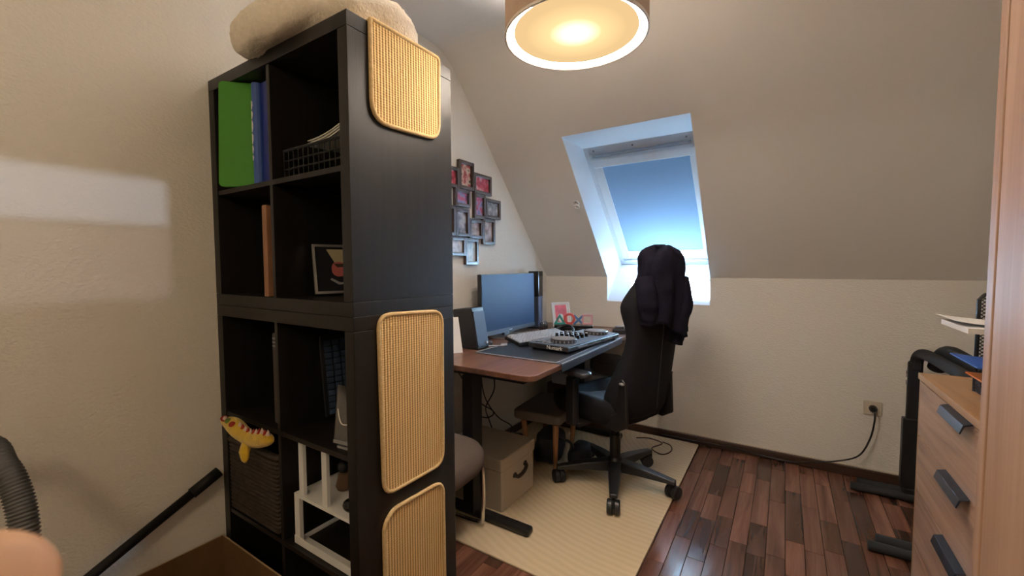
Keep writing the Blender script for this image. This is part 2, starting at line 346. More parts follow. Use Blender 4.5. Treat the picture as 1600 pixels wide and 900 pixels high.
# right wall; unseen rear opening added and sized to shape the wall patch
W2 = (-1.47, -1.133, 1.442, 1.586)
rw = G().box(RX, RX+.04, YB, W2[0], -.05, 3).box(RX, RX+.04, W2[1], YK+.05, -.05, 3).box(RX, RX+.04, W2[0], W2[1], -.05, W2[2]).box(RX, RX+.04, W2[0], W2[1], W2[3], 3)
struct(rw.build('wall_right', M_wall))
w2 = struct(B(RX+.005, RX+.03, W2[0], W2[1], 1.5275, 1.5305).build('patch_window', M_white))
B(RX+.015, RX+.019, W2[0], W2[1], W2[2], 1.5275).build('lower_pane', M_net, w2); B(RX+.015, RX+.019, W2[0], W2[1], 1.5305, W2[3]).build('upper_pane', M_glass, w2)  # lower pane tinted to dim the lower band of the cast patch
struct(B(0, RX, YB-.05, YB, -.05, 3).build('wall_back', M_wall))
struct(G().box(RX+.04, 4.8, YB-.05, YB, -.05, 3).box(RX+.04, 4.8, -.40, -.35, -.05, 3).box(4.75, 4.8, YB, -.40, -.05, 3).box(RX+.04, 4.75, YB, -.40, 2.5, 2.55).box(RX+.04, 4.75, YB, -.40, -.05, 0).build('wall_corridor', mat('corridor_paint', (.25, .25, .25), .8)))  # unseen box added round the lamp to keep sky light from the opening
# ceiling: flat part and roof slope in one skin, with a soft fold between them
prof = [(YB, ZH)]
for k in range(7):
    t = k/6; p0 = Vector((YT-.14, ZH)); p1 = Vector((YT, ZH)); p2 = Vector((YT+.10, slope_z(YT+.10))); q = (1-t)**2*p0+2*t*(1-t)*p1+t*t*p2; prof.append((q.x, q.y))
prof.append((OY1, OZ1)); prof.append((YK, ZC))
cg = G(); nrm = Vector((0, SL, 1)).normalized()*.05
def strip(xa, xb, pr):
    for (y0, z0), (y1, z1) in zip(pr[:-1], pr[1:]):
        a = [(xa, y0, z0), (xb, y0, z0), (xb, y1, z1), (xa, y1, z1)]
        cg.add(a+[tuple(Vector(p)+nrm) for p in a], [(0, 1, 2, 3), (7, 6, 5, 4), (0, 4, 5, 1), (2, 6, 7, 3), (1, 5, 6, 2), (3, 7, 4, 0)])
strip(0, OX0, prof); strip(OX1, RX, prof); strip(OX0, OX1, prof[:-1])
ceil = struct(cg.build('ceiling', M_ceil))
# baseboards with a pale sealant line on top
for nm, a in (('baseboard_far', (0, RX, YK-.016, YK)), ('baseboard_left', (0, .016, .40, YK-.016)), ('baseboard_right', (RX-.016, RX, 1.45, YK-.016))):
    b = struct(B(*a, 0, .056).build(nm, M_bb, bevel=.005))
    aa = list(a)
    if nm == 'baseboard_far': aa[2] = YK-.006
    elif nm == 'baseboard_left': aa[1] = .006
    else: aa[0] = RX-.006
    B(*aa, .0565, .062).build('sealant_line', M_socket, b)
# ---------------------------------------------------------------- skylight
P0 = Vector((0, 1.985, 2.030)); E1 = Vector((0, .814, -.771)).normalized(); N1 = Vector((0, .771, .814)).normalized()    # down the roof, outward
def wp(x, s, d): return Vector((x, 0, 0))+P0+E1*s+N1*d
WM = Matrix(((1, E1.x, N1.x, P0.x), (0, E1.y, N1.y, P0.y), (0, E1.z, N1.z, P0.z), (0, 0, 0, 1)))   # local (x, s, d)
win = struct(thing('window_1', '', '')); del win['label']; del win['category']
SB = 1.1212; PB = P0+E1*SB
lg = G()
t_ = .018
def slab(g, a, b, c, d, off): off = Vector(off); a, b, c, d = map(Vector, (a, b, c, d)); g.add([a, b, c, d, a+off, b+off, c+off, d+off], [(0, 1, 2, 3), (7, 6, 5, 4), (0, 4, 5, 1), (1, 5, 6, 2), (2, 6, 7, 3), (3, 7, 4, 0)])
top0, top1 = (OY1, OZ1), (P0.y, P0.z)
slab(lg, (OX0, OY1, OZ1), (OX1, OY1, OZ1), (OX1, P0.y, P0.z), (OX0, P0.y, P0.z), (0, 0, t_))
lg.build('top_lining', M_lining, win)
for xx, sx, nm in ((OX0, .004, 'l'), (OX1, -.004, 'r')):
    g = G(); poly = [(OY1, OZ1), (YK, ZC), (YK, OZ0), (PB.y, PB.z), (P0.y, P0.z)]
    n = 5; vs = [(xx, y, z) for y, z in poly]+[(xx+sx, y, z) for y, z in poly]
    g.add(vs, [tuple(range(n)), tuple(reversed(range(n, 2*n)))]+[(i, (i+1) % n, n+(i+1) % n, n+i) for i in range(n)]); g.build('lining', M_lining, win)
# sloping sill lining: boards with fine joints
SA = Vector((0, YK, OZ0)); SV = PB-SA; SN = Vector((0, SV.z, -SV.y)).normalized()*-1
def sp(x, f): return Vector((x, 0, 0))+SA+SV*f
xs = [OX0, .735, 1.05, OX1]
for f0, f1 in ((0, .60), (.606, 1)):
    for a, b in zip(xs[:-1], xs[1:]):
        g = G(); q = [sp(a+.0015, f0), sp(b-.0015, f0), sp(b-.0015, f1), sp(a+.0015, f1)]; off = Vector((0, .012, -.012)); slab(g, *q, off); g.build('sill_board', M_lining, win, bevel=.0012, seg=1)
g = G(); slab(g, sp(OX0-.03, 0)+Vector((0, .011, -.011)), sp(OX1+.03, 0)+Vector((0, .011, -.011)), sp(OX1+.03, 1)+Vector((0, .011, -.011)), sp(OX0-.03, 1)+Vector((0, .011, -.011)), (0, .02, -.02)); g.build('sill_backing', M_grey, win)
# frame, sash, pane
def wbox(x0, x1, s0, s1, d0, d1): return G().box(x0, x1, s0, s1, d0, d1, WM)
fr = G().box(OX0-.05, OX0+.035, -.05, SB+.03, 0, .09, WM).box(OX1-.035, OX1+.05, -.05, SB+.03, 0, .09, WM).box(OX0+.035, OX1-.035, -.05, .055, 0, .09, WM).box(OX0+.035, OX1-.035, SB-.035, SB+.03, 0, .09, WM)
fo = fr.build('frame', mat('frame_paint', (.66, .70, .75), .4, var=.05, vscale=3, stretch=(4, 40, 40)), win, bevel=.003)
for xx in (.60, .86, 1.18): G().lathe([(.006, 0), (.006, .004), (.003, .005)], 10, WM @ Matrix.Translation((xx, .028, -.004))).build('screw', M_grey, fo)
sa = G().box(OX0+.04, OX0+.085, .06, SB-.04, .018, .10, WM).box(OX1-.085, OX1-.04, .06, SB-.04, .018, .10, WM).box(OX0+.085, OX1-.085, .06, .10, .018, .10, WM).box(OX0+.085, OX1-.085, SB-.075, SB-.04, .018, .10, WM)
so = sa.build('sash', M_white, win, bevel=.003)
wbox(OX0+.085, OX1-.085, .10, SB-.075, .05, .058).build('pane', M_glass, so)
wbox(.60, 1.20, .066, .080, -.006, .016).build('vent_bar', M_silver, so, bevel=.004)
# roller blind
bt = tag(wbox(.566, 1.229, .090, .150, -.022, .0165).build('roller_blind', M_lining, bevel=.006), 'blue-grey blackout roller blind pulled down inside the skylight', 'blind')
XF[bt] = Matrix()
wbox(.622, 1.185, .150, .975, .002, .0045).build('blind_cloth', M_blind, bt)
wbox(.617, 1.19, .962, .982, -.002, .009).build('bottom_bar', M_lining, bt, bevel=.002)
for a in ((.5655, .626), (1.183, 1.2295)): wbox(*a, .150, SB-.075, -.004, .014).build('side_rail', M_lining, bt, bevel=.003)
# cord hook on the slope beside the skylight
hk = thing('cord_hook', 'small clear looped hook on the slope, left of the skylight', 'hook', (.487, 1.985, slope_z(1.985)-.012))
for k, (dy, r_) in enumerate(((0, .020), (.022, .016))):
    pts = [Vector((.487+r_*math.cos(R(a)), 1.98+dy*.7+r_*.7*math.sin(R(a)), slope_z(1.985)-.012-dy+-r_*.72*math.sin(R(a)))) for a in range(0, 361, 30)]
    G().tube(pts, .0045, 8, False).build('loop', M_white, hk, smooth=True)
G().sphere((.487, 1.98, slope_z(1.98)-.004), .010).build('pad', M_grey, hk, smooth=True)
# ---------------------------------------------------------------- pendant lamp
LX, LY, LZ, LR = 1.109, .591, 1.978, .224
lp = thing('drum_lamp', 'beige drum pendant lamp glowing warm below the ceiling', 'lamp', (LX, LY, LZ))
TL = Matrix.Translation((LX, LY, LZ))
G().lathe([(LR, 0), (LR, .20), (LR-.0015, .20), (LR-.0015, 0)], 64, TL, True).build('shade', M_shade, lp, smooth=False)
G().lathe([(LR-.002, .001), (LR-.002, .199), (LR-.003, .199), (LR-.003, .001)], 64, TL, True).build('shade_lining', mat('shade_white', (.9, .82, .68), .7), lp)
G().lathe([(LR+.0015, -.002), (LR+.0015, .006), (LR-.004, .006), (LR-.004, -.002)], 64, TL, True).build('rim', mat('shade_rim', (.62, .55, .47), .5), lp)
G().lathe([(LR-.029, .012), (LR-.029, .015), (.001, .015), (.001, .012)], 64, Matrix.Translation((0, 0, 0)), True).build('diffuser', M_diff, lp, local=True)
for k in range(3):
    a = R(40+120*k); G().bar((LX, LY, LZ+.10), (LX+(LR-.003)*math.cos(a), LY+(LR-.003)*math.sin(a), LZ+.17), .004, .004).build('spoke', M_white, lp)
G().lathe([(.018, .10), (.022, .11), (.022, .16), (.008, .17), (.004, .20), (.004, ZH-LZ-.03), (.05, ZH-LZ-.03), (.055, ZH-LZ)], 20, TL).build('cord_and_rose', M_white, lp, smooth=True)
G().sphere((LX, LY, LZ+.112), .028, 14, 9).build('bulb', M_bulb, lp, smooth=True)
bl = lamp('bulb_light', 'POINT', (0, 0, .048), 88, (1.0, .89, .82), .04); bl.parent = lp
dl = lamp('diffuser_light', 'AREA', (0, 0, .009), 11, (1.0, .85, .71), .36); dl.data.shape = 'DISK'; dl.parent = lp

# ================================================================ shelf tower (two stacked units)
SW, SD = .76, .39; TH = .038; TI = .0156; XS = .004
def shelf_unit(label, z0, rows, h):
    t = thing('shelf_unit', label, 'shelf', (XS+SW/2-.002, SD/2, z0), group=None)
    x0, x1 = XS, SW
    B(x0, x1, 0, SD, z0, z0+TH).build('bottom_panel', M_black, t, bevel=.0012, seg=1)
    B(x0, x1, 0, SD, z0+h-TH, z0+h).build('top_panel', M_black, t, bevel=.0012, seg=1)
    for a, b in ((x0, x0+TH), (x1-TH, x1)): B(a, b, 0, SD, z0+TH+.0006, z0+h-TH-.0006).build('side_panel', M_black, t, bevel=.0012, seg=1)
    B(x0+TH, x1-TH, SD-.008, SD-.002, z0+TH, z0+h-TH).build('back_panel', M_black_in, t)
    ch = (h-2*TH-(rows-1)*TI)/rows; xm = (x0+x1)/2; zs = []
    for k in range(1, rows):
        zz = z0+TH+k*ch+(k-1)*TI; zs.append(zz+TI)
        B(x0+TH, x1-TH, .003, SD-.008, zz, zz+TI).build('shelf_board', M_black, t, bevel=.001, seg=1)
    for k in range(rows):
        za = z0+TH+k*(ch+TI); B(xm-TI/2, xm+TI/2, .003, SD-.008, za, za+ch).build('divider', M_black, t, bevel=.001, seg=1)
    return [z0+TH]+zs
rowsL = shelf_unit('lower black-brown cube shelf, three rows high, standing on the floor', 0.001, 3, 1.119)
rowsU = shelf_unit('upper black-brown cube shelf, two rows high, stacked on top', 1.1205, 2, .77)
ZT = 1.8905; XM = (XS+SW)/2
# ---- sisal scratching mats on the end panel (local: y across, z up)
def mat_outline(pts): return pts
def sisal_mat(label, poly, radii=None):
    cx = sum(p[0] for p in poly)/len(poly); cz = sum(p[1] for p in poly)/len(poly)
    t = thing('sisal_mat', label, 'mat', (SW+.004, cx, cz), group='sisal scratching mats on the shelf end')
    # rounded polygon
    def rnd(poly, r, n=5):
        o = []; k = len(poly); rs = radii or [r]*k
        for i in range(k):
            p = Vector(poly[i]); a = (Vector(poly[i-1])-p); b = (Vector(poly[(i+1) % k])-p); ra = min(rs[i], a.length*.45, b.length*.45)
            A = p+a.normalized()*ra; Bq = p+b.normalized()*ra
            for q in range(n+1): t_ = q/n; o.append((1-t_)**2*A+2*t_*(1-t_)*p+t_*t_*Bq)
        return o
    rp_ = rnd(poly, .042)
    M = Matrix(((0, 0, 1, 0), (1, 0, 0, 0), (0, 1, 0, 0), (0, 0, 0, 1)))
    G().prism([tuple(p) for p in rp_], SW+.001, SW+.0075, M).build('weave', M_sisal, t)
    ring = [(SW+.0055, p.x, p.y) for p in rp_]; g = G(); rng = ring+ring[:2]
    g.tube(rng, .0062, 8, False).build('bound_edge', M_sisaledge, t, smooth=True)
    return t
sisal_mat('sisal mat with ribbed weave hung over the top edge of the shelf end', [(.068, 1.897), (.068, 1.634), (.323, 1.648), (.327, 1.897)], [.008, .06, .045, .012])
M1 = [o for o in COL.objects if o.name == 'sisal_mat'][0]
g = G().grid(lambda u, v: ((SW+.004-.19*v), .07+.253*u, ZT+.0045+.004*math.sin(3*v)), 6, 12); 
gg = G(); slab(gg, (SW+.0075, .068, ZT+.001), (SW+.0075, .326, ZT+.001), (SW-.16, .326, ZT+.001), (SW-.16, .068, ZT+.001), (0, 0, .0065)); gg.build('folded_end', M_sisal, M1)
sisal_mat('long sisal mat with rounded corners in the middle of the shelf end', [(.075, 1.120), (.083, .613), (.323, .612), (.327, 1.108)])
sisal_mat('sisal mat with clipped upper corner, lowest on the shelf end', [(.080, .07), (.325, .07), (.322, .552), (.113, .560), (.080, .530)])
# ---- cat bed on top
def catbed():
    t = thing('cat_bed', 'fluffy cream donut pet bed lying on top of the shelf', 'pet bed', (.42, .21, ZT))
    cx, cy = .435, .182
    def f(u, v):
        a = 2*math.pi*u; b = 2*math.pi*v; rx, ry = .218, .185
        r = .072*(1+.12*math.sin(3*a+1)+.08*math.sin(5*a)); p = Vector((cx+(rx+r*1.0*math.cos(b))*math.cos(a), cy+(ry+r*math.cos(b))*math.sin(a), ZT+.074+r*.98*math.sin(b)))
        # the front edge sags over the shelf edge
        if p.y < 0: p.z += p.y*.55
        n = mnoise.noise(p*16)*.009+mnoise.noise(p*60)*.006
        return p+Vector((math.cos(b)*math.cos(a), math.cos(b)*math.sin(a), math.sin(b)))*n
    nu, nv = 150, 44; vs = [f(i/nu, j/nv) for j in range(nv) for i in range(nu)]
    fs = [(j*nu+i, j*nu+(i+1) % nu, ((j+1) % nv)*nu+(i+1) % nu, ((j+1) % nv)*nu+i) for j in range(nv) for i in range(nu)]
    G().add(vs, fs).build('bolster', M_cream, t, smooth=True)
    G().sphere((cx, cy, ZT+.030), (.215, .165, .026), 28, 10).build('cushion', M_cream, t, smooth=True)
catbed()
# ---- row 1 (top): folder, binder, wire tray
za = rowsU[1]
gf = thing('folder', 'bright green plastic folder standing in the top left cube', 'folder', (.19, .02, za))
pa, pb = Vector((.130, -.026)), Vector((.247, .046)); d = (pb-pa).normalized(); nn = Vector((-d.y, d.x))
def fold(off, r=.03, h0=.0, lean=.0):
    g = G(); w = (pb-pa).length; poly = [(x_, y_+(.014*(w/2-x_)/w if y_ > 0 else 0)) for x_, y_ in rrect(w, .330, .014, 4)]; M = frameM((*(((pa+pb)/2)+nn*off), za+.165), (d.x, d.y, 0), (nn.x*.05, nn.y*.05, 1)); return g.prism(poly, -.0008, .0008, M)
fold(0).build('front_cover', M_green, gf); fold(.012).build('back_cover', M_green, gf)
G().bar((*(pa+nn*.006), za+.012), (*(pb+nn*.006), za+.012), .010, .003).build('folded_spine', M_green, gf)
tri = [(-.012, 0), (.010, .018), (.010, -.018)]; G().prism(tri, .0008, .0014, frameM((*((pb-d*.012)-nn*0.0), za+.165), (-d.x, -d.y, 0), (0, 0, 1))).build('white_triangle', M_paper, gf)
bd = thing('ring_binder', 'dark blue binder with small white lettering down its spine', 'binder', (.30, .17, za))
B(.254, .345, .032, .30, za+.0005, za+.318).build('cover', M_blue, bd, bevel=.003)
G().tube([(.268, .030, za+.002), (.268, .030, za+.316)], .017, 14).build('spine', M_blue2, bd, smooth=False)
for k, (z1, z2) in enumerate(((.235, .262), (.205, .230), (.165, .200), (.128, .160), (.098, .122), (.076, .092))):
    for q in range(3): B(.2605+.0035*q, .2620+.0035*q, .0130, .0145, za+z1+.004*q, za+z2-.003*q).build('spine_lettering', M_paper, bd)
wt = thing('letter_basket', 'black wire letter basket in the upper right cube', 'basket', (.55, .15, za))
g = G(); x0, x1, y0, y1, h = .41, .71, .03, .30, .085
for zz in (.006, .03, .055, h):
    g.tube([(x0, y0, za+zz), (x1, y0, za+zz), (x1, y1, za+zz), (x0, y1, za+zz), (x0, y0, za+zz)], .0028 if zz < h else .0045, 6)
for k in range(13):
    xx = x0+(x1-x0)*k/12; g.tube([(xx, y0, za+h), (xx, y0, za+.005), (xx, y1, za+.005), (xx, y1, za+h)], .0022, 6)
g.build('wire_frame', M_black_in, wt)
for k in range(5):
    o = tag(G().sphere((.45+.05*k+rp.random()*.02, .10+.04*rp.random(), za+.028), (.022, .02, .014), 10, 7).build('cable_coil', M_dk, smooth=True), ('leftmost', 'second', 'middle', 'fourth', 'rightmost')[k]+' of five small dark cable coils in the black wire basket', 'cable coil', 'oddments in the wire basket')
ps = thing('paper_sheet', 'white paper sheets sloping out of the black wire basket', 'paper', (.60, .14, za+.09))
for k in range(3):
    g = G(); n = 8
    g.grid(lambda u, v: (.50+.20*u, .05+.20*v, za+.092+.040*u*u+.008*k+.006*math.sin(3*v)), n, n); o = g.build('sheet', M_paper, ps); q = o.modifiers.new('t', 'SOLIDIFY'); q.thickness = .0015
# ---- row 2
zb = rowsU[0]
tag(B(.337-.022, .352-.012, .006, .30, zb, zb+.285).build('cutting_board', M_board, bevel=.003), 'brown wooden board standing upright against the divider', 'board')
pf = thing('framed_picture', 'silver photo frame with dark picture in the right cube of the second row', 'picture frame', (.56, .13, zb), rz=R(0))
PM = frameM((.462, .170, zb+.083), (.40, .92, 0), (-.30, .13, 1))
def pframe(t, M, w, h, bw, mf, mp, dep=.012, mt=None):
    g = G()
    for a in ((-w/2, -w/2+bw, -h/2, h/2), (w/2-bw, w/2, -h/2, h/2), (-w/2+bw, w/2-bw, -h/2, -h/2+bw), (-w/2+bw, w/2-bw, h/2-bw, h/2)): g.box(a[0], a[1], a[2], a[3], 0, dep, M)
    f = g.build('frame_moulding', mf, t)
    G().box(-w/2+bw*.5, w/2-bw*.5, -h/2+bw*.5, h/2-bw*.5, .002, dep*.45, M).build('picture', mp, t)
    return f
pframe(pf, PM, .155, .165, .008, M_silver, mat('dark_snapshot', (.010, .010, .015), .7, spec=.15))
def pp(poly, m, name, d=.0062):
    G().prism(poly, d, d+.0006, PM).build(name, m, pf)
pp([(-.035, .068), (.045, .068), (.04, .02), (-.01, .018)], mat('photo_khaki', (.33, .28, .17), .5), 'picture_hat')
pp([(-.015, .018), (.055, .02), (.05, .008), (-.005, .006)], mat('photo_brown', (.04, .02, .012), .5), 'picture_brim', .0066)
pp(rrect(.045, .05, .02), mat('photo_red', (.38, .09, .085), .5), 'picture_face', .0064)
pp([(-.03, -.035), (-.005, -.052), (.025, -.05), (.03, -.044), (.0, -.045), (-.025, -.03)], M_grey, 'picture_collar', .0066)
G().prism(rrect(.06, .12, .01), -.002, 0, PM).build('frame_back', M_blk, pf)
# ---- row 3 (top row of the lower unit)
zc = rowsL[2]
db = thing('storage_case', 'dim dark translucent case standing in the left cube of the third row', 'case', (.30, .1, zc))
B(.305, .365, .03, .27, zc+.001, zc+.295).build('body', M_dk, db, bevel=.004); B(.312, .358, .0285, .031, zc+.02, zc+.24).build('label_panel', mat('dull_brown', (.05, .034, .028), .6), db)
for k in range(3): B(.314, .356, .026, .031, zc+.252+.012*k, zc+.257+.012*k).build('rib', M_grey, db)
sk = thing('spare_keyboard', 'dark keyboard leaning on its end inside the right cube of the third row', 'keyboard', (.52, .22, zc))
KM = frameM((.428, .235, zc+.146), (-.10, 0, 1), (-.25, -1, 0))
G().box(-.140, .135, -.10, .10, -.012, 0, KM).build('case', M_blk, sk, bevel=.003)
g = G()
for i in range(12):
    for j in range(7): g.box(-.130+i*.0208, -.113+i*.0208, -.093+j*.0265, -.073+j*.0265, 0, .008, KM)
o = g.build('keys', mat('bluish_keys', (.035, .055, .10), .4), sk); o['kind'] = 'stuff'
ac = thing('acrylic_stand', 'clear acrylic stand with a thin cable at the front of the third row', 'stand', (.67, .03, zc))
AM = frameM((.667, .035, zc+.098), (1, .12, 0), (0, .12, 1))
G().box(-.034, .045, -.075, .075, -.002, .002, AM).build('clear_plate', M_clear, ac); G().box(-.034, .045, -.085, -.075, -.004, .004, AM).build('lower_lip', M_grey, ac)
G().bar((.645, .025, zc+.003), (.645, .09, zc+.003), .006, .006).bar((.645, .025, zc+.003), (.71, .03, zc+.003), .006, .006).bar((.647, .027, zc+.0), (.648, .035, zc+.03), .005, .005).build('foot', M_grey, ac)
G().tube(catmull([(.645, .028, zc+.11), (.653, .026, zc+.085), (.668, .025, zc+.07), (.70, .028, zc+.075)], 6), .0016, 6).build('cable', M_paper, ac)
# ---- row 4: wicker basket with plush toy, white organiser
zd = rowsL[1]
wb = thing('wicker_basket', 'dark wicker basket filling the left cube of the fourth row', 'basket', (.215, .18, zd))
X0, X1, Y0, Y1, HB = .052, .352, .008, .35, .255
B(X0+.008, X1-.008, Y0+.008, Y1-.008, zd+.002, zd+.02).build('base', M_wicker, wb)
NR = 17
g = G(); 
def rect_path(zz, ph, amp=.0035, n=15):
    o = []
    for (ax, ay), (bx, by) in (((X0, Y0), (X1, Y0)), ((X1, Y0), (X1, Y1)), ((X1, Y1), (X0, Y1)), ((X0, Y1), (X0, Y0))):
        nx, ny = (0, 1) if ay == by else (1, 0)
        for k in range(n):
            t = k/n; s_ = amp*math.sin(math.pi*2*(t*n/2)+ph); o.append((ax+(bx-ax)*t+nx*s_, ay+(by-ay)*t+ny*s_, zz))
    return o+o[:1]
for r_ in range(NR): 
    o = G().tube(rect_path(zd+.014+r_*(HB-.02)/NR, r_*math.pi), .0078, 6, False).build('woven_row', M_wicker, wb, smooth=True)
for k in range(9):
    g = G(); xx = X0+(X1-X0)*(k+.5)/9; g.tube([(xx, Y0+.004, zd+.004), (xx, Y0+.004, zd+HB)], .004, 6).build('stake', M_wicker, wb)
G().tube(rect_path(zd+HB, 0, 0), .012, 8, False).build('rim', M_wicker, wb, smooth=True)
# plush crocodile
pt = thing('plush_toy', 'yellow plush crocodile with red and green felt patches lying on the wicker basket', 'toy', (.2, .03, zd+.26))
zt = zd+HB+.012
sec = [(.000, .004, .004), (.012, .012, .012), (.05, .020, .022), (.085, .026, .030), (.11, .026, .030), (.14, .022, .024), (.18, .022, .026), (.215, .021, .026), (.25, .020, .024), (.275, .017, .020), (.292, .008, .010), (.297, .002, .003)]
def toyc(s): t = s/.297; return Vector((.075+.340*t, -.028-.006*t, zt+.066-.002*t-.008*math.sin(3.14*t)+.010*math.sin(8*t)))
g = G(); nu = 18
vs = []
for s, ry, rz_ in sec:
    c = toyc(s)
    for k in range(nu): a = 2*math.pi*k/nu; vs.append(c+Vector((0, ry*math.cos(a), rz_*math.sin(a))))
g.add(vs, [(j*nu+i, j*nu+(i+1) % nu, (j+1)*nu+(i+1) % nu, (j+1)*nu+i) for j in range(len(sec)-1) for i in range(nu)]); g.caps(nu, len(sec)); g.build('body', M_yellow, pt, smooth=True, sub=1)
c = toyc(.17); G().tube([c+Vector((0, -.008, -.012)), c+Vector((.012, -.022, -.032)), c+Vector((.028, -.028, -.050)), c+Vector((.032, -.028, -.058))], [.016, .016, .011, .004], 10).build('paddle_foot', M_yellow, pt, smooth=True)
c = toyc(.10); 
for s, m, r_ in ((.045, M_red, .016), (.072, M_greenfelt, .014), (.098, M_red, .017)):
    c = toyc(s); G().sphere(c+Vector((.0, -.012, .016)), (r_, .012, r_*.62), 12, 8).build('felt_patch', m, pt, smooth=True)
c = toyc(.058); G().sphere(c+Vector((0, -.016, .022)), .007, 10, 7).build('eye', M_pinkw, pt, smooth=True)
for k in range(11):
    s = .125+.0155*k; c = toyc(s); g = G(); r_ = .0075
    g.lathe([(r_, 0), (r_*.55, .009), (.0008, .016)], 6, Matrix.Translation(c+Vector((0, -.004, .022 if k < 9 else .016)))); g.build('back_spike', (M_pinkw, M_red)[k % 2], pt)
wo = thing('desk_organiser', 'white two-tier organiser in the right cube of the fourth row', 'organiser', (.58, .12, zd))
wx0, wy0 = .424, .02
B(wx0, .70, wy0, wy0+.03, zd+.002, zd+.008).build('base_rail', M_white, wo); B(wx0, wx0+.012, wy0+.03, .22, zd+.002, zd+.010).build('base_rail', M_white, wo); B(wx0, wx0+.026, .208, .22, zd+.010, zd+.150).build('post', M_white, wo)
B(wx0, .70, wy0, .24, zd+.150, zd+.160).build('middle_plate', M_white, wo)
B(wx0, wx0+.026, wy0, wy0+.012, zd+.010, zd+.150).build('post', M_white, wo)
for xx in (.447, .565): B(xx, xx+.024, wy0+.004, wy0+.014, zd+.160, zd+.322).build('post', M_white, wo)
B(.447, .589, wy0+.004, wy0+.014, zd+.322, zd+.328).build('top_bar', M_white, wo)
B(wx0, .70, wy0-.003, wy0, zd+.002, zd+.026).build('front_lip', M_white, wo)
tag(G().lathe([(.03, 0), (.036, .02), (.034, .07), (.028, .09), (.024, .088), (.03, .02)], 20, Matrix.Translation((.60, .13, zd+.161))).build('mug', mat('dark_blue_glaze', (.02, .035, .08), .2), smooth=True), 'dark blue rounded mug standing on the white organiser', 'mug')
tag(G().sphere((.665, .05, zd+.161+.018), (.030, .022, .018), 16, 10).build('computer_mouse', M_blkgloss, smooth=True), 'black oval mouse lying on the front edge of the white organiser', 'mouse')
fg = thing('figurine', 'small brown and black figurine on the white organiser behind the post', 'figurine', (.535, .12, zd+.161))
G().lathe([(.022, 0), (.026, .01), (.018, .045), (.012, .055)], 14, Matrix.Translation((.535, .12, zd+.161))).build('body', mat('fig_brown', (.16, .09, .05), .6), fg, smooth=True); G().sphere((.535, .12, zd+.161+.072), .022, 14, 9).build('head', M_blk, fg, smooth=True)
# ---------------------------------------------------------------- cardboard box, vacuum tube and hose, fingertip
cb = thing('cardboard_box', 'open brown cardboard box in front of the shelf by the left wall', 'box', (.22, -.22, .001))
bx0, bx1, by0, by1, bh = .012, .43, -.40, -.012, .291
for a in ((bx0, bx0+.005, by0, by1), (bx1-.005, bx1, by0, by1), (bx0+.005, bx1-.005, by0, by0+.005), (bx0+.005, bx1-.005, by1-.005, by1)):
    B(*a, .002, bh).build('side', M_card, cb)
B(bx0, bx1, by0, by1, .001, .006).build('base', M_card, cb)
g = G()
for a in ((bx0, bx0+.005, by0, by1), (bx1-.005, bx1, by0, by1), (bx0+.005, bx1-.005, by0, by0+.005), (bx0+.005, bx1-.005, by1-.005, by1)): g.box(*a, bh, bh+.001)
g.build('cut_edge', M_cardedge, cb)
vt = thing('vacuum_tube', 'black vacuum tube leaning up to the corner of wall and shelf', 'tube', (.03, -.36, .30))
pA, pB_ = Vector((.034, -.026, .535)), Vector((.030, -.62, .235)); dv = (pB_-pA)
G().tube([pA+dv*.12, pB_], .0145, 16).build('pipe', M_black_in, vt, smooth=True); G().tube([pA, pA+dv*.14], .0185, 16).build('end_sleeve', M_black_in, vt, smooth=True)
hs = thing('vacuum_hose', 'grey ribbed vacuum hose curving in at the left frame edge', 'hose', (.30, -.55, .80))
def ray(x, y): return fw+rt2*((x-800)/FPX)-up2*((y-450)/FPX)
hp = catmull([Vector((.16, -.98, .03)), Vector((.10, -.90, .35)), Vector((.14, -.74, .74))]+[CAM+ray(x, y)*d_ for x, y, d_ in ((-40, 700, .96), (5, 730, .94), (28, 775, .93), (38, 830, .92), (36, 900, .91), (26, 990, .90))]+[Vector((.47, -.47, .22)), Vector((.52, -.50, .03))], 40)
rr = [.0235+.0022*math.sin(i*1.55) for i in range(len(hp))]
G().tube(hp, rr, 20).build('corrugated_tube', mat('hose_grey', (.09, .09, .09), .38), hs, smooth=True)
fp = [CAM+ray(x, y)*.062 for x, y in ((-220, 1120), (-110, 995), (-45, 940), (0, 905), (22, 888))]
fo_ = thing('person', 'blurred fingertip of the person holding the camera, lower left corner', 'person', tuple(fp[1]))
g = G().tube(catmull(fp, 6)[:-1], [.0092]*8+[.0090]*4+[.0086]*4+[.0078]*3+[.0066]*2+[.0050]*2+[.003], 20)
g.build('finger', M_skin, fo_, smooth=True, sub=1)

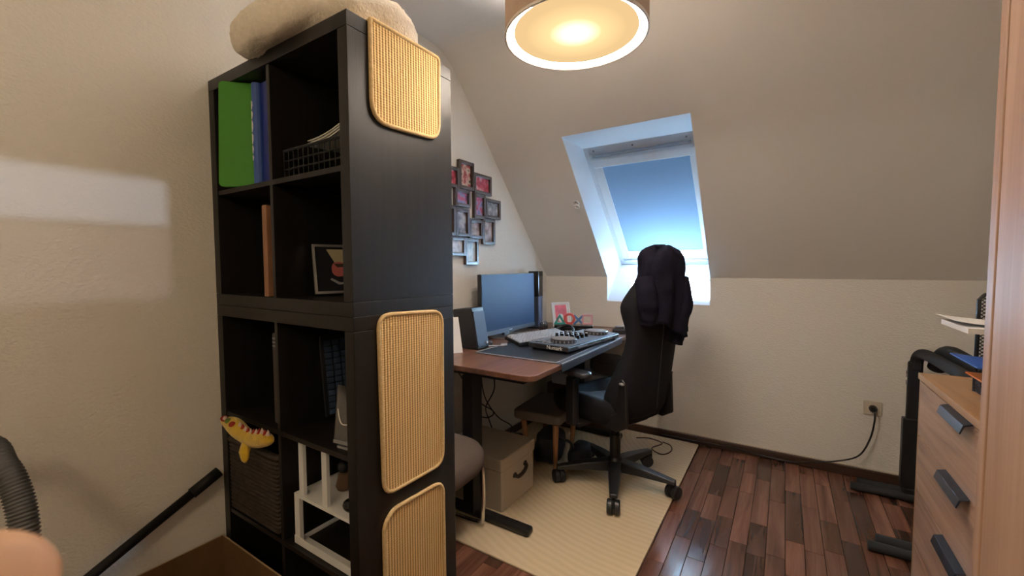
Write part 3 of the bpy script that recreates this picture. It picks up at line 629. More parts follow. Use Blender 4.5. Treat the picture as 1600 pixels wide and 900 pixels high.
# ================================================================ rug and desk
rug = tag(G().prism([(x_+.62, y_+1.585) for x_, y_ in rrect(1.19, 1.69, .006, 1)], .0005, .010).build('rug', M_rug, bevel=.003), 'cream ribbed low-pile rug under the desk and chair', 'rug')
me_ = rug.data
rug.location = (1.22, 2.5, 0)
for v in me_.vertices: v.co -= Vector((1.22, 2.5, 0))
DZ = .78
dk = thing('desk', 'walnut-topped standing desk with black legs against the left wall', 'desk', (.40, 1.64, .011))
DX0, DX1, DY0, DY1 = .006, .800, .842, 2.442
G().prism([(x_+(DX0+DX1)/2, y_+(DY0+DY1)/2) for x_, y_ in rrect(DX1-DX0, DY1-DY0, .05, 7)], DZ-.026, DZ).build('desktop', M_desk, dk, bevel=.003)
for yy in (.942, 2.235):
    B(.368, .432, yy-.04, yy+.04, .035, DZ-.06).build('leg', M_blkm, dk, bevel=.004)
    B(.374, .426, yy-.034, yy+.034, .36, DZ-.045).build('inner_column', M_blkm, dk, bevel=.004)
    B(.09, .735, yy-.028, yy+.028, .011, .046).build('foot', M_blkm, dk, bevel=.012)
    B(.03, .72, yy-.035, yy+.035, DZ-.058, DZ-.027).build('side_bracket', M_blkm, dk, bevel=.003)
for xx in (.385, .425): B(xx-.015, xx+.015, .99, 2.19, DZ-.060, DZ-.027).build('crossbar', M_blkm, dk)
B(.52, .64, .90, .99, DZ-.045, DZ-.027).build('cable_tray', M_blk, dk, bevel=.003)
B(.10, .18, 1.2, 2.1, DZ-.10, DZ-.08).build('cable_channel', M_blk, dk)
# desk mat with a folded front edge
dm = thing('desk_mat', 'large black desk mat with pale stitched edge folded over the desk front', 'mat', (.55, 1.54, DZ))
MX0, MX1, MY0, MY1 = .285, .806, 1.118, 1.985
B(MX0, MX1-.03, MY0, MY1, DZ+.0005, DZ+.004).build('mat_sheet', mat('mat_leather', (.022, .026, .034), .34), dm, bevel=.001)
B(MX1-.030, MX1+.004, MY0-.003, MY1+.002, DZ+.0008, DZ+.006).build('front_lip', mat('mat_lip', (.05, .08, .13), .3), dm, bevel=.002)
B(MX1-.0005, MX1+.005, MY0-.003, MY1+.002, DZ-.034, DZ+.002).build('front_fold', mat('mat_fold', (.03, .045, .075), .35), dm, bevel=.0015)
g = G(); e = .0055
for a in ((MX0, MX0+e, MY0, MY1), (MX0, MX1-.03, MY0, MY0+e), (MX0, MX1-.03, MY1-e, MY1), (MX1-.034, MX1-.029, MY0, MY1), (MX1-.002, MX1+.0045, MY0-.003, MY1+.002)): g.box(*a, DZ+.004, DZ+.0066)
g.build('pale_edge', mat('pale_stitch', (.42, .46, .52), .4), dm)
# ---------------------------------------------------------------- on the desk
def TM(x, y, z, a=0): return Matrix.Translation((x, y, z)) @ Matrix.Rotation(R(a), 4, 'Z')
# monitor: screen plane at x ~ .17, facing +x
mn = thing('monitor', 'flat black monitor standing on the desk in front of the left wall', 'monitor', (.15, 1.68, DZ))
MM = TM(.165, 1.678, 0, -1.5) @ Matrix.Rotation(R(-1), 4, 'Y')
z0m, z1m, hw = DZ+.036, DZ+.420, .309
G().box(-.028, 0, -hw, hw, z0m, z1m, MM).build('housing', M_blk, mn, bevel=.003)
G().box(.0003, .002, -hw+.004, hw-.004, z0m+.028, z1m-.004, MM).build('screen', mat('screen_glass', (.009, .022, .055), .55, spec=.11), mn)  # blue of the reflected skylight put into the screen colour
bz = G().box(.0003, .004, -hw, hw, z0m, z0m+.027, MM).build('lower_bezel', mat('bezel_grey', (.055, .065, .085), .35), mn, bevel=.001)
G().box(.004, .0046, -.016, .016, z0m+.011, z0m+.016, MM).build('small_badge', M_silver, bz)
G().box(-.06, -.028, -.05, .05, z0m+.06, z0m+.22, MM).build('back_bulge', M_blk, mn, bevel=.008)
G().box(-.055, -.03, -.03, .03, DZ+.008, z0m+.16, MM).build('stand_neck', M_blkm, mn, bevel=.004)
G().prism([(x_-.005, y_) for x_, y_ in rrect(.20, .26, .06, 8)], DZ+.0005, DZ+.011, MM).build('stand_base', M_silver, mn, bevel=.003)
# speakers
def speaker(label, x, y, w, d, h, ang, tilt=0):
    t = thing('speaker', label, 'speaker', (x, y, DZ), group='pair of desktop speakers')
    M = TM(x, y, DZ+.001, ang)
    pl = [(-d/2+.022, 0), (d/2, 0), (d/2-.045, h+.006), (-d/2, h-.012)]
    g = G(); n = 4; vs = [(px, -w/2, pz) for px, pz in pl]+[(px, w/2, pz) for px, pz in pl]
    g.add(vs, [(0, 1, 2, 3), (7, 6, 5, 4), (0, 4, 5, 1), (1, 5, 6, 2), (2, 6, 7, 3), (3, 7, 4, 0)], M); g.build('cabinet', M_blk, t, bevel=.008)
    F = M @ frameM((d/2-.0205, 0, h/2), (0, 1, 0), (-.045, 0, h+.006))
    G().prism(rrect(w*.9, h*.86, .012), -.003, .004, F).build('grille', mat('speaker_grille', (.035, .045, .075), .6), t, bevel=.002)
    G().lathe([(.008, .004), (.008, .012), (.006, .013)], 14, F @ Matrix.Translation((w*.25, -h*.36, 0))).build('knob', M_silver, t)
    return t
speaker('black wedge speaker beside the left edge of the monitor', .163, 1.235, .105, .190, .232, -3)
tw = thing('tower_console', 'tall slim black console standing upright right of the monitor', 'console', (.125, 2.10, DZ))
G().box(-.040, .040, -.043, .043, .012, .43, TM(.098, 2.112, DZ, 8)).build('shell', mat('tower_grey', (.035, .045, .075), .4), tw, bevel=.004)
G().box(-.0415, .0415, -.0445, .0445, .24, .432, TM(.098, 2.112, DZ, 8)).build('gloss_half', M_blkgloss, tw, bevel=.004)
G().box(-.052, .052, -.055, .055, .0005, .012, TM(.098, 2.112, DZ, 8)).build('stand', M_blk, tw, bevel=.003)
# glass jar with shiny tealights and small stand
jar = thing('glass_jar', 'small clear jar with shiny metal caps at the foot of the console', 'jar', (.215, 2.02, DZ))
G().lathe([(.028, .0005), (.032, .006), (.032, .055), (.027, .066), (.025, .066), (.029, .054), (.029, .008)], 18, TM(.215, 2.02, DZ), True).build('glass', M_clear, jar, smooth=True)
for k, (a, b) in enumerate(((-.012, -.010), (.012, -.008), (.0, .012))): G().lathe([(.009, .008), (.010, .045), (.008, .052)], 10, TM(.215+a, 2.02+b, DZ)).build('metal_cap', M_chrome, jar, smooth=True)
# framed red picture
wf = thing('framed_picture', 'white photo frame with a red and pink print leaning on the desk beside the console', 'picture frame', (.22, 2.26, DZ))
FM = frameM((.225, 2.285, DZ+.094), (.60, .80, 0), (-.20, .15, 1))
pframe(wf, FM, .155, .185, .012, M_white, M_paper)
G().prism(rrect(.098, .130, .002, 1), .0056, .0062, FM @ Matrix.Translation((0, .006, 0))).build('red_print', mat('red_print', (.62, .10, .11), .4, var=.35, vscale=22), wf)
G().prism(rrect(.045, .06, .018), .0063, .0068, FM @ Matrix.Translation((-.006, -.028, 0))).build('white_shape', M_paper, wf)
# icon lamp: triangle, circle, cross and square on a black base
il = thing('icon_lamp', 'black bar with acrylic triangle, circle, cross and square standing in a row', 'lamp', (.40, 2.12, DZ))
pI0, pI1 = Vector((.285, 2.075)), Vector((.525, 2.175)); ivx = (pI1-pI0).normalized(); ivn = Vector((ivx.y, -ivx.x))
IM = lambda c, z: frameM((*(pI0+(pI1-pI0)*c), DZ+z), (ivx.x, ivx.y, 0), (0, 0, 1))
g = G(); G().box(-.138, .138, .0, .032, -.03, .03, IM(.5, .0135)).build('base', M_blkgloss, il, bevel=.006)
def ring(outer, inner, m, c, z, dep=.018):
    n = len(outer); g = G(); vs = [(x_, y_, -dep/2) for x_, y_ in outer]+[(x_, y_, -dep/2) for x_, y_ in inner]+[(x_, y_, dep/2) for x_, y_ in outer]+[(x_, y_, dep/2) for x_, y_ in inner]; fs = []
    for i in range(n):
        j = (i+1) % n; fs += [(i, j, n+j, n+i), (2*n+i, 3*n+i, 3*n+j, 2*n+j), (i, 2*n+i, 2*n+j, j), (n+i, n+j, 3*n+j, 3*n+i)]
    return g.add(vs, fs, IM(c, z)).build('icon_'+m.name.split('_')[0], m, il, bevel=.001)
tri_ = lambda r: [(r*math.cos(R(90+120*k)), r*math.sin(R(90+120*k))) for k in range(3)]
cir = lambda r: [(r*math.cos(2*math.pi*k/28), r*math.sin(2*math.pi*k/28)) for k in range(28)]
sq = lambda r: [(-r, -r), (r, -r), (r, r), (-r, r)]
G().box(-.12, .12, -.022, .022, -.0195, .0, IM(.5, .020)).build('foot', M_blk, il); ring(tri_(.052), tri_(.024), M_teal, .12, .070); ring(cir(.042), cir(.025), M_redac, .39, .086); ring(sq(.038), sq(.024), M_pinkac, .88, .082)

g = G(); XMt = IM(.64, .080)
g.box(-.046, .046, -.008, .008, -.009, .009, XMt @ Matrix.Rotation(R(45), 4, 'Z')); g.box(-.046, .046, -.008, .008, -.0088, .0088, XMt @ Matrix.Rotation(R(-45), 4, 'Z')); g.build('icon_blue', M_blueac, il)
# keyboard
kb = thing('keyboard', 'mechanical keyboard with pale keycaps lying on the desk mat by the monitor', 'keyboard', (.40, 1.60, DZ))
KW, KL = .135, .44
KB = TM(.405, 1.600, DZ+.012, -16) @ Matrix.Rotation(R(11), 4, 'Y')
G().box(-KW/2, KW/2, -KL/2, KL/2, .008, .026, KB).build('case', M_blk, kb, bevel=.003)
km = None
for i in range(6):
    for j in range(17):
        if i == 5 and 4 <= j <= 8 and j != 4: continue
        xx = -KW/2+.010+i*.0205; yy = -KL/2+.010+j*.0250; ww = .0160; hh = .0190 if not (i == 5 and j == 4) else .12
        q = G().prism([(xx, yy), (xx+ww, yy), (xx+ww, yy+hh), (xx, yy+hh)], 0, .011)
        if hh < .03:
            if km is None:
                gg = G(); gg.add([(0, 0, 0), (ww, 0, 0), (ww, hh, 0), (0, hh, 0), (.002, .0025, .011), (ww-.002, .0025, .011), (ww-.002, hh-.0025, .011), (.002, hh-.0025, .011)], [(0, 3, 2, 1), (4, 5, 6, 7), (0, 1, 5, 4), (1, 2, 6, 5), (2, 3, 7, 6), (3, 0, 4, 7)])
                km = gg.build('keycap', M_keytop, kb, local=True); k1 = km
            else: k1 = dup(km, 'keycap', kb)
        else:
            gg = G(); gg.box(0, ww, 0, hh, 0, .011); k1 = gg.build('keycap', M_keytop, kb, local=True)
        k1.matrix_local = XF[kb].inverted() @ KB @ Matrix.Translation((xx, yy, .027))
# dj controller
dj = thing('dj_controller', 'flat black DJ controller with two jog wheels and silver knobs on the desk mat', 'mixer', (.63, 1.66, DZ))
JW, JL = .265, .60
JM = TM(.650, 1.630, DZ+.006, -7)
for a in (-1, 1):
    for b in (-1, 1): G().lathe([(.012, -.001), (.012, .012)], 12, JM @ Matrix.Translation((a*(JW/2-.025), b*(JL/2-.03), 0))).build('rubber_foot', M_rubber, dj)
G().box(-JW/2, JW/2, -JL/2, JL/2, .010, .036, JM).build('body', M_blk, dj, bevel=.006)
G().box(-JW/2+.006, JW/2-.006, -JL/2+.006, JL/2-.006, .0362, .040, JM).build('face_plate', mat('controller_plate', (.19, .25, .35), .28, metal=.3), dj, bevel=.001)  # plate colour carries the blue sheen of the skylight
for b in (-1, 1):
    J = JM @ Matrix.Translation((.030, b*.185, .040))
    jw = G().lathe([(.072, 0), (.074, .004), (.074, .018), (.070, .021), (.001, .021)], 40, J).build('jog_wheel', mat('jog_side', (.03, .028, .03), .35), dj, smooth=False)
    G().lathe([(.064, .0212), (.064, .0225), (.001, .0225)], 36, J).build('platter_top', mat('platter', (.30, .29, .28), .45, metal=.3), jw)
    for k in range(20):
        a = 2*math.pi*k/20; G().box(.0735, .0752, -.004, .004, .004, .016, J @ Matrix.Rotation(a, 4, 'Z')).build('finger_dimple', M_grey, jw)
    for k in range(4):
        for q in range(2):
            G().box(-.10+q*.026, -.08+q*.026, b*.19-.045+k*.024, b*.19-.027+k*.024, .040, .044, JM).build('pad', mat('pad_grey', (.25, .29, .36), .4) if (k, q, b) == (0, 0, -1) else bpy.data.materials['pad_grey'], dj, bevel=.001, seg=1)
    B2 = JM @ Matrix.Translation((0, b*.272, 0)); G().box(-.10, .03, -.004, .004, .040, .0415, B2).build('pitch_slot', M_blkgloss, dj); G().box(-.05, -.035, -.008, .008, .0415, .051, B2).build('fader_cap', M_silver, dj)
kn = None
for i in range(5):
    for j in range(3):
        Kp = JM @ Matrix.Translation((-.105+i*.036, -.05+j*.05, .040))
        if kn is None: kn = G().lathe([(.011, 0), (.0095, .020), (.008, .022)], 12).build('knob', M_blkgloss, dj, local=True); k1 = kn; tp = G().lathe([(.0075, .0222), (.0072, .0235)], 10).build('knob_cap', M_silver, k1, local=True)
        else:
            k1 = dup(kn, 'knob', dj); c = dup(tp, 'knob_cap', k1)
        k1.matrix_local = XF[dj].inverted() @ Kp
text('Numark', 'lettering', M_paper, dj, .030, JM @ frameM((.045, -JL/2-.0003, .024), (1, 0, 0), (0, 0, 1)))
for k in range(3): G().box(JW/2-.0005, JW/2+.003, -.20+.15*k, -.10+.15*k, .020, .027, JM).build('front_slot', M_grey, dj)
# headphones between keyboard and controller
hd = thing('headphones', 'black headband lying on the mat behind the controller', 'headphones', (.42, 1.93, DZ))
arc = [(.415+.070*math.cos(R(a)), 1.93+.075*math.sin(R(a)), DZ+.008+.045*max(0, math.sin(R(a*1.0)))) for a in range(-20, 201, 20)]
G().tube(arc, .011, 10).build('headband', M_blk, hd, smooth=True)
for a in (arc[0], arc[-1]): G().lathe([(.030, 0), (.034, .008), (.030, .024), (.02, .026)], 18, TM(a[0], a[1], DZ+.0008)).build('ear_cup', M_blk, hd, smooth=True)
# small things
tag(G().box(-.045, .045, -.03, .03, 0, .033, TM(.735, 2.16, DZ+.0005, 15)).build('small_case', M_blk, bevel=.006), 'small black case on the far front corner of the desk', 'case')
tag(G().box(-.03, .03, -.02, .02, 0, .016, TM(.735, 2.16, DZ+.0345, 10)).build('small_box', M_greybag, bevel=.004), 'flat grey gadget lying on the small black case', 'gadget')
wc = thing('card_holder', 'white angled card stand on the near corner of the desk behind the shelf', 'card', (.19, 1.06, DZ))
g = G(); WM2 = frameM((.175, 1.055, DZ+.095), (.45, .9, 0), (-.28, .14, 1)); G().box(-.05, .05, -.098, .10, -.002, .002, WM2).build('card', M_white, wc); G().bar((.13, 1.07, DZ+.12), (.08, 1.10, DZ+.002), .03, .003).build('strut', M_white, wc)
dc = thing('cable_bundle', 'pale cable with small plug lying beside the monitor foot', 'cable', (.27, 1.40, DZ))
G().tube(catmull([(.20, 1.30, DZ+.005), (.26, 1.33, DZ+.004), (.31, 1.37, DZ+.006), (.28, 1.45, DZ+.006), (.32, 1.50, DZ+.008)], 8), .0032, 6).build('cable', M_bluewhite, dc, smooth=True)
G().box(-.018, .018, -.007, .007, 0, .010, TM(.305, 1.37, DZ+.0045, 40)).build('plug', M_bluewhite, dc, bevel=.002)
tag(G().lathe([(.022, 0), (.026, .006), (.024, .022), (.012, .030)], 16, TM(.215, 1.335, DZ+.0008)).build('desk_puck', M_dk, smooth=True), 'small dark puck beside the wedge speaker', 'gadget')
# ---------------------------------------------------------------- collage of photo frames on the wall
cf = thing('photo_collage', 'cluster of dark framed snapshots joined together on the left wall', 'picture frame', (.004, 1.49, 1.25))
FR = [(1.317, 1.458, 1.727, 1.896, 0), (1.462, 1.648, 1.719, 1.843, 1), (1.276, 1.420, 1.617, 1.720, 2), (1.460, 1.580, 1.560, 1.714, 2), (1.585, 1.753, 1.571, 1.697, 3),
      (1.280, 1.408, 1.436, 1.602, 3), (1.412, 1.545, 1.430, 1.548, 4), (1.550, 1.685, 1.396, 1.564, 4), (1.225, 1.368, 1.317, 1.428, 5), (1.371, 1.498, 1.263, 1.425, 6), (1.180, 1.314, 1.722, 1.840, 1), (1.140, 1.276, 1.436, 1.612, 4)]
CO = [[(.03, .012, .01), (.30, .05, .05), (.5, .36, .28), (.04, .02, .02)], [(.12, .02, .03), (.45, .06, .08), (.6, .45, .45)], [(.08, .05, .14), (.4, .08, .12), (.25, .25, .42), (.03, .03, .05)], [(.05, .05, .06), (.3, .3, .33), (.65, .65, .68)], [(.06, .05, .05), (.35, .27, .25), (.6, .55, .55)], [(.3, .33, .42), (.6, .65, .75), (.8, .82, .85)], [(.4, .55, .65), (.7, .82, .9), (.85, .9, .95)]]
M_fr = mat('dark_walnut_frame', (.045, .028, .022), .35)
PMs = [photo('snapshot_%d' % i, c, 24, i*3.1) for i, c in enumerate(CO)]
for (y0, y1, z0, z1, ci) in FR:
    M = frameM((.004, (y0+y1)/2, (z0+z1)/2), (0, 1, 0), (0, 0, 1)); w, h = y1-y0+.003, z1-z0+.003; bw = .020
    g = G()
    for a in ((-w/2, -w/2+bw, -h/2, h/2), (w/2-bw, w/2, -h/2, h/2), (-w/2+bw, w/2-bw, -h/2, -h/2+bw), (-w/2+bw, w/2-bw, h/2-bw, h/2)): g.box(*a, 0, .022, M)
    f = g.build('frame', M_fr, cf, bevel=.0015, seg=1)
    G().box(-w/2+bw-.001, w/2-bw+.001, -h/2+bw-.001, h/2-bw+.001, .002, .007, M).build('snapshot', PMs[ci], f)
# ---------------------------------------------------------------- under the desk
sb = thing('storage_box', 'beige canvas storage box with lid and dark leather handle under the desk', 'box', (.33, 1.17, .011))
SX0, SX1, SY0, SY1, SH = .12, .527, 1.098, 1.368, .272
g = G(); 
G().prism([(x_+(SX0+SX1)/2, y_+(SY0+SY1)/2-.055) for x_, y_ in rrect(SX1-SX0-.006, SY1-SY0+.05, .012)], .0112, SH-.055).build('body', M_box, sb, bevel=.004)
G().prism([(x_+(SX0+SX1)/2, y_+(SY0+SY1)/2-.055) for x_, y_ in rrect(SX1-SX0+.006, SY1-SY0+.062, .014)], SH-.054, SH+.012).build('lid', M_box, sb, bevel=.008)
hc = (SY0+SY1)/2-.045
hpts = [(SX1+.001, hc-.052, .158), (SX1+.014, hc-.040, .150), (SX1+.020, hc, .158), (SX1+.014, hc+.040, .172), (SX1+.001, hc+.052, .182)]
G().tube(catmull(hpts, 5), .010, 8).build('leather_handle', M_leather, sb, smooth=True)
for a in (hpts[0], hpts[-1]): G().sphere((SX1-.001, a[1], a[2]), (.006, .018, .014), 10, 8).build('handle_rivet', M_leather, sb, smooth=True)
st = thing('footstool', 'small grey padded stool with splayed wooden legs under the desk', 'stool', (.48, 1.55, .011))
stM = TM(.46, 1.655, 0, 4)
G().prism(rrect(.31, .42, .03), .330, .386, stM).build('padded_seat', M_stool, st, bevel=.012, seg=3)
for a in (-1, 1):
    for b in (-1, 1): G().tube([stM @ Vector((a*.105, b*.155, .330)), stM @ Vector((a*.092, b*.130, .011))], [.019, .012], 14).build('leg', M_legwood, st, smooth=True)
bgk = thing('backpack', 'dark backpack slumped on the floor beneath the stool', 'bag', (.45, 1.55, .011))
g = G(); 
def blob(c, r, amp=.1, seed=0.0, m=None, nu=24, nv=16, flat=None):
    c = Vector(c); g = G()
    def f(u, v):
        th = math.pi*(v*.99+.005); ph = 2*math.pi*u; d = Vector((math.sin(th)*math.cos(ph), math.sin(th)*math.sin(ph), -math.cos(th)))
        e = .62; d2 = Vector([math.copysign(abs(q)**e, q) for q in d]); k = 1+amp*mnoise.noise(d*1.6+Vector((seed, 0, 0)))
        p = c+Vector((d2.x*r[0]*k, d2.y*r[1]*k, d2.z*r[2]*k))
        if flat is not None: p.z = max(p.z, flat)
        return p
    g.grid(f, nu, nv, True); g.caps(nu, nv); return g
M_navy = mat('dark_navy_bag', (.010, .013, .022), .8, bump=.2, bscale=220)
blob((.455, 1.66, .115), (.075, .115, .100), .18, 1.3, flat=.0115).build('main_pouch', M_navy, bgk, smooth=True)
blob((.645, 1.70, .08), (.055, .10, .068), .15, 4.3, flat=.0115).build('front_pocket', M_navy, bgk, smooth=True)
G().tube(catmull([(.50, 1.64, .18), (.60, 1.66, .16), (.64, 1.62, .10), (.65, 1.60, .04)], 6), .009, 8).build('strap', M_blk, bgk, smooth=True)
tag(blob((.26, 1.52, .10), (.07, .10, .085), .2, 7.7, flat=.0115).build('dark_pouch', M_blk, smooth=True), 'shapeless black pouch on the floor behind the beige box', 'bag')
# brown cabinet, pale printer and grey bag below the far end of the desk
bc = thing('low_cabinet', 'low brown cabinet under the far end of the desk', 'cabinet', (.36, 2.36, .011))
B(.10, .64, 2.285, 2.44, .012, .315).build('carcass', M_browncab, bc, bevel=.004); B(.635, .646, 2.295, 2.43, .03, .30).build('door', M_browncab, bc, bevel=.002)
pr_ = thing('printer', 'pale grey printer on the low cabinet under the desk', 'printer', (.40, 2.25, .316))
B(.14, .645, 2.285, 2.44, .317, .430).build('housing', M_bluewhite, pr_, bevel=.010); B(.640, .652, 2.30, 2.42, .335, .36).build('paper_slot', M_grey, pr_, bevel=.002)
gb = thing('laptop_bag', 'soft grey bag lying on the printer under the desk', 'bag', (.52, 2.25, .432))
blob((.58, 2.35, .512), (.125, .072, .078), .08, 2.2, flat=.432).build('body', M_greybag, gb, smooth=True); G().tube(catmull([(.48, 2.30, .545), (.56, 2.276, .53), (.64, 2.285, .535), (.70, 2.33, .54)], 6), .003, 6).build('zip', M_blk, gb, smooth=True)
# cantilever chair peeking out behind the shelf
tc_ = thing('cantilever_chair', 'taupe upholstered chair with chrome sled leg tucked behind the shelf', 'chair', (.35, .66, .011))
M = TM(.355, .655, 0, 4)
g = G(); 
def seatf(u, v):
    a = 2*math.pi*u; rx = .235; ry = .225; e = .55; x_ = math.copysign(abs(math.cos(a))**e, math.cos(a))*rx; y_ = math.copysign(abs(math.sin(a))**e, math.sin(a))*ry
    k = [(.86, .335), (.97, .350), (1.0, .380), (.985, .415), (.93, .438), (.80, .450), (.45, .455), (.02, .455)][int(round(v*7))]
    return M @ Vector((x_*k[0], y_*k[0], k[1]+.018*(x_/rx)**2*(1 if x_ < 0 else -.8)))
g.grid(seatf, 40, 8, True); g.caps(40, 8); g.build('seat', M_tub, tc_, smooth=True)
def backf(u, v): return M @ Vector((-.215+.03*(1-abs(2*u-1)**2)*-1+.02-.05*v, -.215+.43*u, .45+.36*v))
g = G().grid(backf, 12, 8); o = g.build('backrest', M_tub, tc_, smooth=True); q = o.modifiers.new('t', 'SOLIDIFY'); q.thickness = .05; q.offset = 0
for b in (-1, 1):
    pts = [(-.225, b*.20, .50), (-.215, b*.205, .38), (-.08, b*.21, .345), (.08, b*.21, .345), (.150, b*.212, .335), (.167, b*.213, .28), (.170, b*.214, .10), (.160, b*.214, .035), (.12, b*.214, .0225), (.0, b*.214, .0222), (-.24, b*.214, .0222)]
    G().tube(catmull([M @ Vector(p) for p in pts], 6), .0115, 12).build('sled_leg', M_chrome, tc_, smooth=True)
# cables hanging under the desk
for lab, pts, m in (('thin black cable looping below the desk top beside the leg', [(.10, 1.10, .755), (.22, 1.20, .50), (.30, 1.26, .42), (.24, 1.30, .36), (.10, 1.39, .31)], M_rope),
                    ('black cable crossing another and dropping to the beige box', [(.22, 1.25, .755), (.24, 1.25, .52), (.30, 1.30, .38), (.34, 1.39, .30), (.30, 1.43, .22)], M_rope),
                    ('black cable hanging straight from the desk top to the floor by the wall', [(.22, 1.32, .755), (.27, 1.32, .55), (.22, 1.30, .42), (.16, 1.41, .30), (.20, 1.43, .18)], M_rope),
                    ('dark cable hanging at the wall left of the desk leg', [(.04, 1.14, .755), (.06, 1.02, .55), (.05, .92, .40), (.04, .90, .20)], M_rope)):
    tag(G().tube(catmull(pts, 8), .0035, 6).build('hanging_cable', m, smooth=True), lab, 'cable')
tag(G().tube(catmull([(.82, 2.30, .016), (.90, 2.34, .016), (1.00, 2.30, .016), (.96, 2.18, .016), (1.04, 2.12, .016), (1.08, 2.20, .016), (1.06, 2.28, .02), (1.00, 2.32, .018)], 8), .0038, 6).build('floor_cable', M_cablebr, smooth=True), 'brown looped cable lying on the rug below the far wall', 'cable')
# ---------------------------------------------------------------- socket and cord
ok = thing('wall_socket', 'cream wall socket on the far knee wall', 'socket', (2.133, YK-.012, .424))
SM = frameM((2.133, YK-.0005, .424), (1, 0, 0), (0, 0, 1))
G().prism(rrect(.082, .080, .006), .0, .010, SM).build('plate', M_socket, ok, bevel=.002)
G().lathe([(.021, .0101), (.024, .013), (.024, .0135), (.020, .0135)], 24, SM).build('socket_ring', M_socket, ok)
pc = thing('power_cord', 'black power cord plugged into the wall socket and running along the baseboard', 'cable', (2.14, YK-.05, .42))
G().lathe([(.0195, .0138), (.0195, .035), (.012, .045), (.002, .046)], 20, SM).build('plug', M_blk, pc, smooth=False)
y_ = YK-.03
G().tube(catmull([(2.138, YK-.045, .412), (2.137, YK-.055, .36), (2.12, YK-.05, .25), (2.07, YK-.05, .14), (1.96, YK-.05, .082), (1.86, YK-.06, .058), (1.76, YK-.035, .02), (1.6, YK-.028, .018), (1.45, YK-.026, .030), (1.3, YK-.024, .026), (1.15, YK-.024, .022), (.95, YK-.024, .022)], 8), .0045, 8).build('cord', M_rope, pc, smooth=True)

# ================================================================ gaming chair (local: +x is forward, origin on the floor below the hub)
CC = Vector((.895, 1.625, .011)); CA = 159
ch = thing('office_chair', 'black gaming-style swivel chair on five castors facing the desk', 'chair', tuple(CC), rz=R(CA))
CM = XF[ch]
hub = G().lathe([(.040, .075), (.044, .085), (.044, .135), (.036, .15), (.030, .155), (.030, .28), (.024, .285), (.024, .43)], 24).build('gas_column', M_blkm, ch, smooth=False, local=True)
arm0 = None; base_px = [-72, -2, 70, 142, -146]
for a in base_px:
    g = G(); l = R(a-CA); c, s = math.cos(l), math.sin(l); pr0 = []
    def sect(d, w, h, zt): return [(c*d+s*w, s*d-c*w, zt), (c*d-s*w, s*d+c*w, zt), (c*d-s*w*1.15, s*d+c*w*1.15, zt-h), (c*d+s*w*1.15, s*d-c*w*1.15, zt-h)]
    secs = [sect(.02, .034, .060, .138), sect(.15, .028, .045, .128), sect(.27, .022, .030, .112), sect(.335, .018, .022, .102)]
    vs = [p for q in secs for p in q]; fs = [(k*4+i, k*4+(i+1) % 4, k*4+4+(i+1) % 4, k*4+4+i) for k in range(3) for i in range(4)]+[(3, 2, 1, 0), (12, 13, 14, 15)]
    g.add(vs, fs).build('base_arm', mat('nylon_base', (.016, .017, .021), .38) if 'nylon_base' not in MATS else MATS['nylon_base'], ch, bevel=.006, local=True)
    cx, cy = c*.318, s*.318; sw = l+R(70+a)
    Mw = Matrix.Translation((cx, cy, 0)) @ Matrix.Rotation(sw, 4, 'Z')
    ca = G().lathe([(.007, .060), (.007, .085)], 10, Mw).box(-.024, .030, -.004, .004, .034, .078, Mw).build('caster', M_blk, ch, local=True, bevel=.003)
    for k in (-1, 1):
        Wm = Mw @ Matrix.Translation((.010, k*.018, .0365)) @ Matrix.Rotation(R(90), 4, 'X')
        G().lathe([(.032, -.014), (.036, -.009), (.036, .009), (.032, .014), (.010, .015)], 24, Wm).build('wheel', M_blk, ca, smooth=False, local=True)
# mechanism plate and seat
G().box(-.15, .13, -.10, .10, .385, .42).build('tilt_mechanism', M_blkm, ch, bevel=.008, local=True)
lv = G().tube([(.02, .10, .40), (.03, .25, .395), (.05, .30, .39)], .006, 8).build('height_lever', M_blkm, ch, local=True, smooth=True)
def seatf(u, v):
    a = 2*math.pi*u; e = .5; cx_ = math.copysign(abs(math.cos(a))**e, math.cos(a)); sy_ = math.copysign(abs(math.sin(a))**e, math.sin(a))
    k = [(.80, .40), (.95, .415), (1.0, .45), (1.0, .49), (.97, .520), (.88, .528), (.70, .512), (.40, .500), (.02, .498)][int(round(v*8))]
    x_ = .065+cx_*.265*k[0]; y_ = sy_*.255*k[0]; z_ = k[1]
    if k[1] > .48 and cx_ > .3: z_ -= .028*max(0, cx_-.3)/.7
    if k[1] > .48: z_ += .020*abs(sy_)**3
    return (x_, y_, z_)
G().grid(seatf, 44, 9, True).caps(44, 9).build('seat', M_chairblk, ch, smooth=True, local=True)
# backrest: loft of cross-sections up the back
prof_b = [(.44, .165, .055), (.48, .205, .075), (.56, .222, .085), (.66, .210, .085), (.76, .190, .085), (.86, .180, .085), (.94, .192, .085), (1.01, .208, .082), (1.05, .206, .078), (1.09, .190, .072), (1.13, .170, .070), (1.18, .145, .068), (1.23, .138, .064), (1.275, .122, .055), (1.298, .085, .035)]
TB = math.tan(R(4.5)); NB = 28
def back_sec(z, hw, th):
    x0 = -.205-(z-.44)*TB; o = []
    yo = -.028*min(1, max(0, (z-.55)/.25)); wing = .095*max(0, 1-max(0, z-.56)/.30)+.055*math.exp(-((z-1.03)/.10)**2)+.02
    for k in range(NB):
        a = 2*math.pi*k/NB; e = .6; cy = math.copysign(abs(math.cos(a))**e, math.cos(a)); cx_ = math.copysign(abs(math.sin(a))**e, math.sin(a))
        y_ = cy*hw+yo; w_ = wing*abs(cy)**3
        o.append(Vector((x0+cx_*th*.5+w_*(1 if cx_ > 0 else .45), y_, z)))
    return o
vs = []; 
for p in prof_b: vs += back_sec(*p)
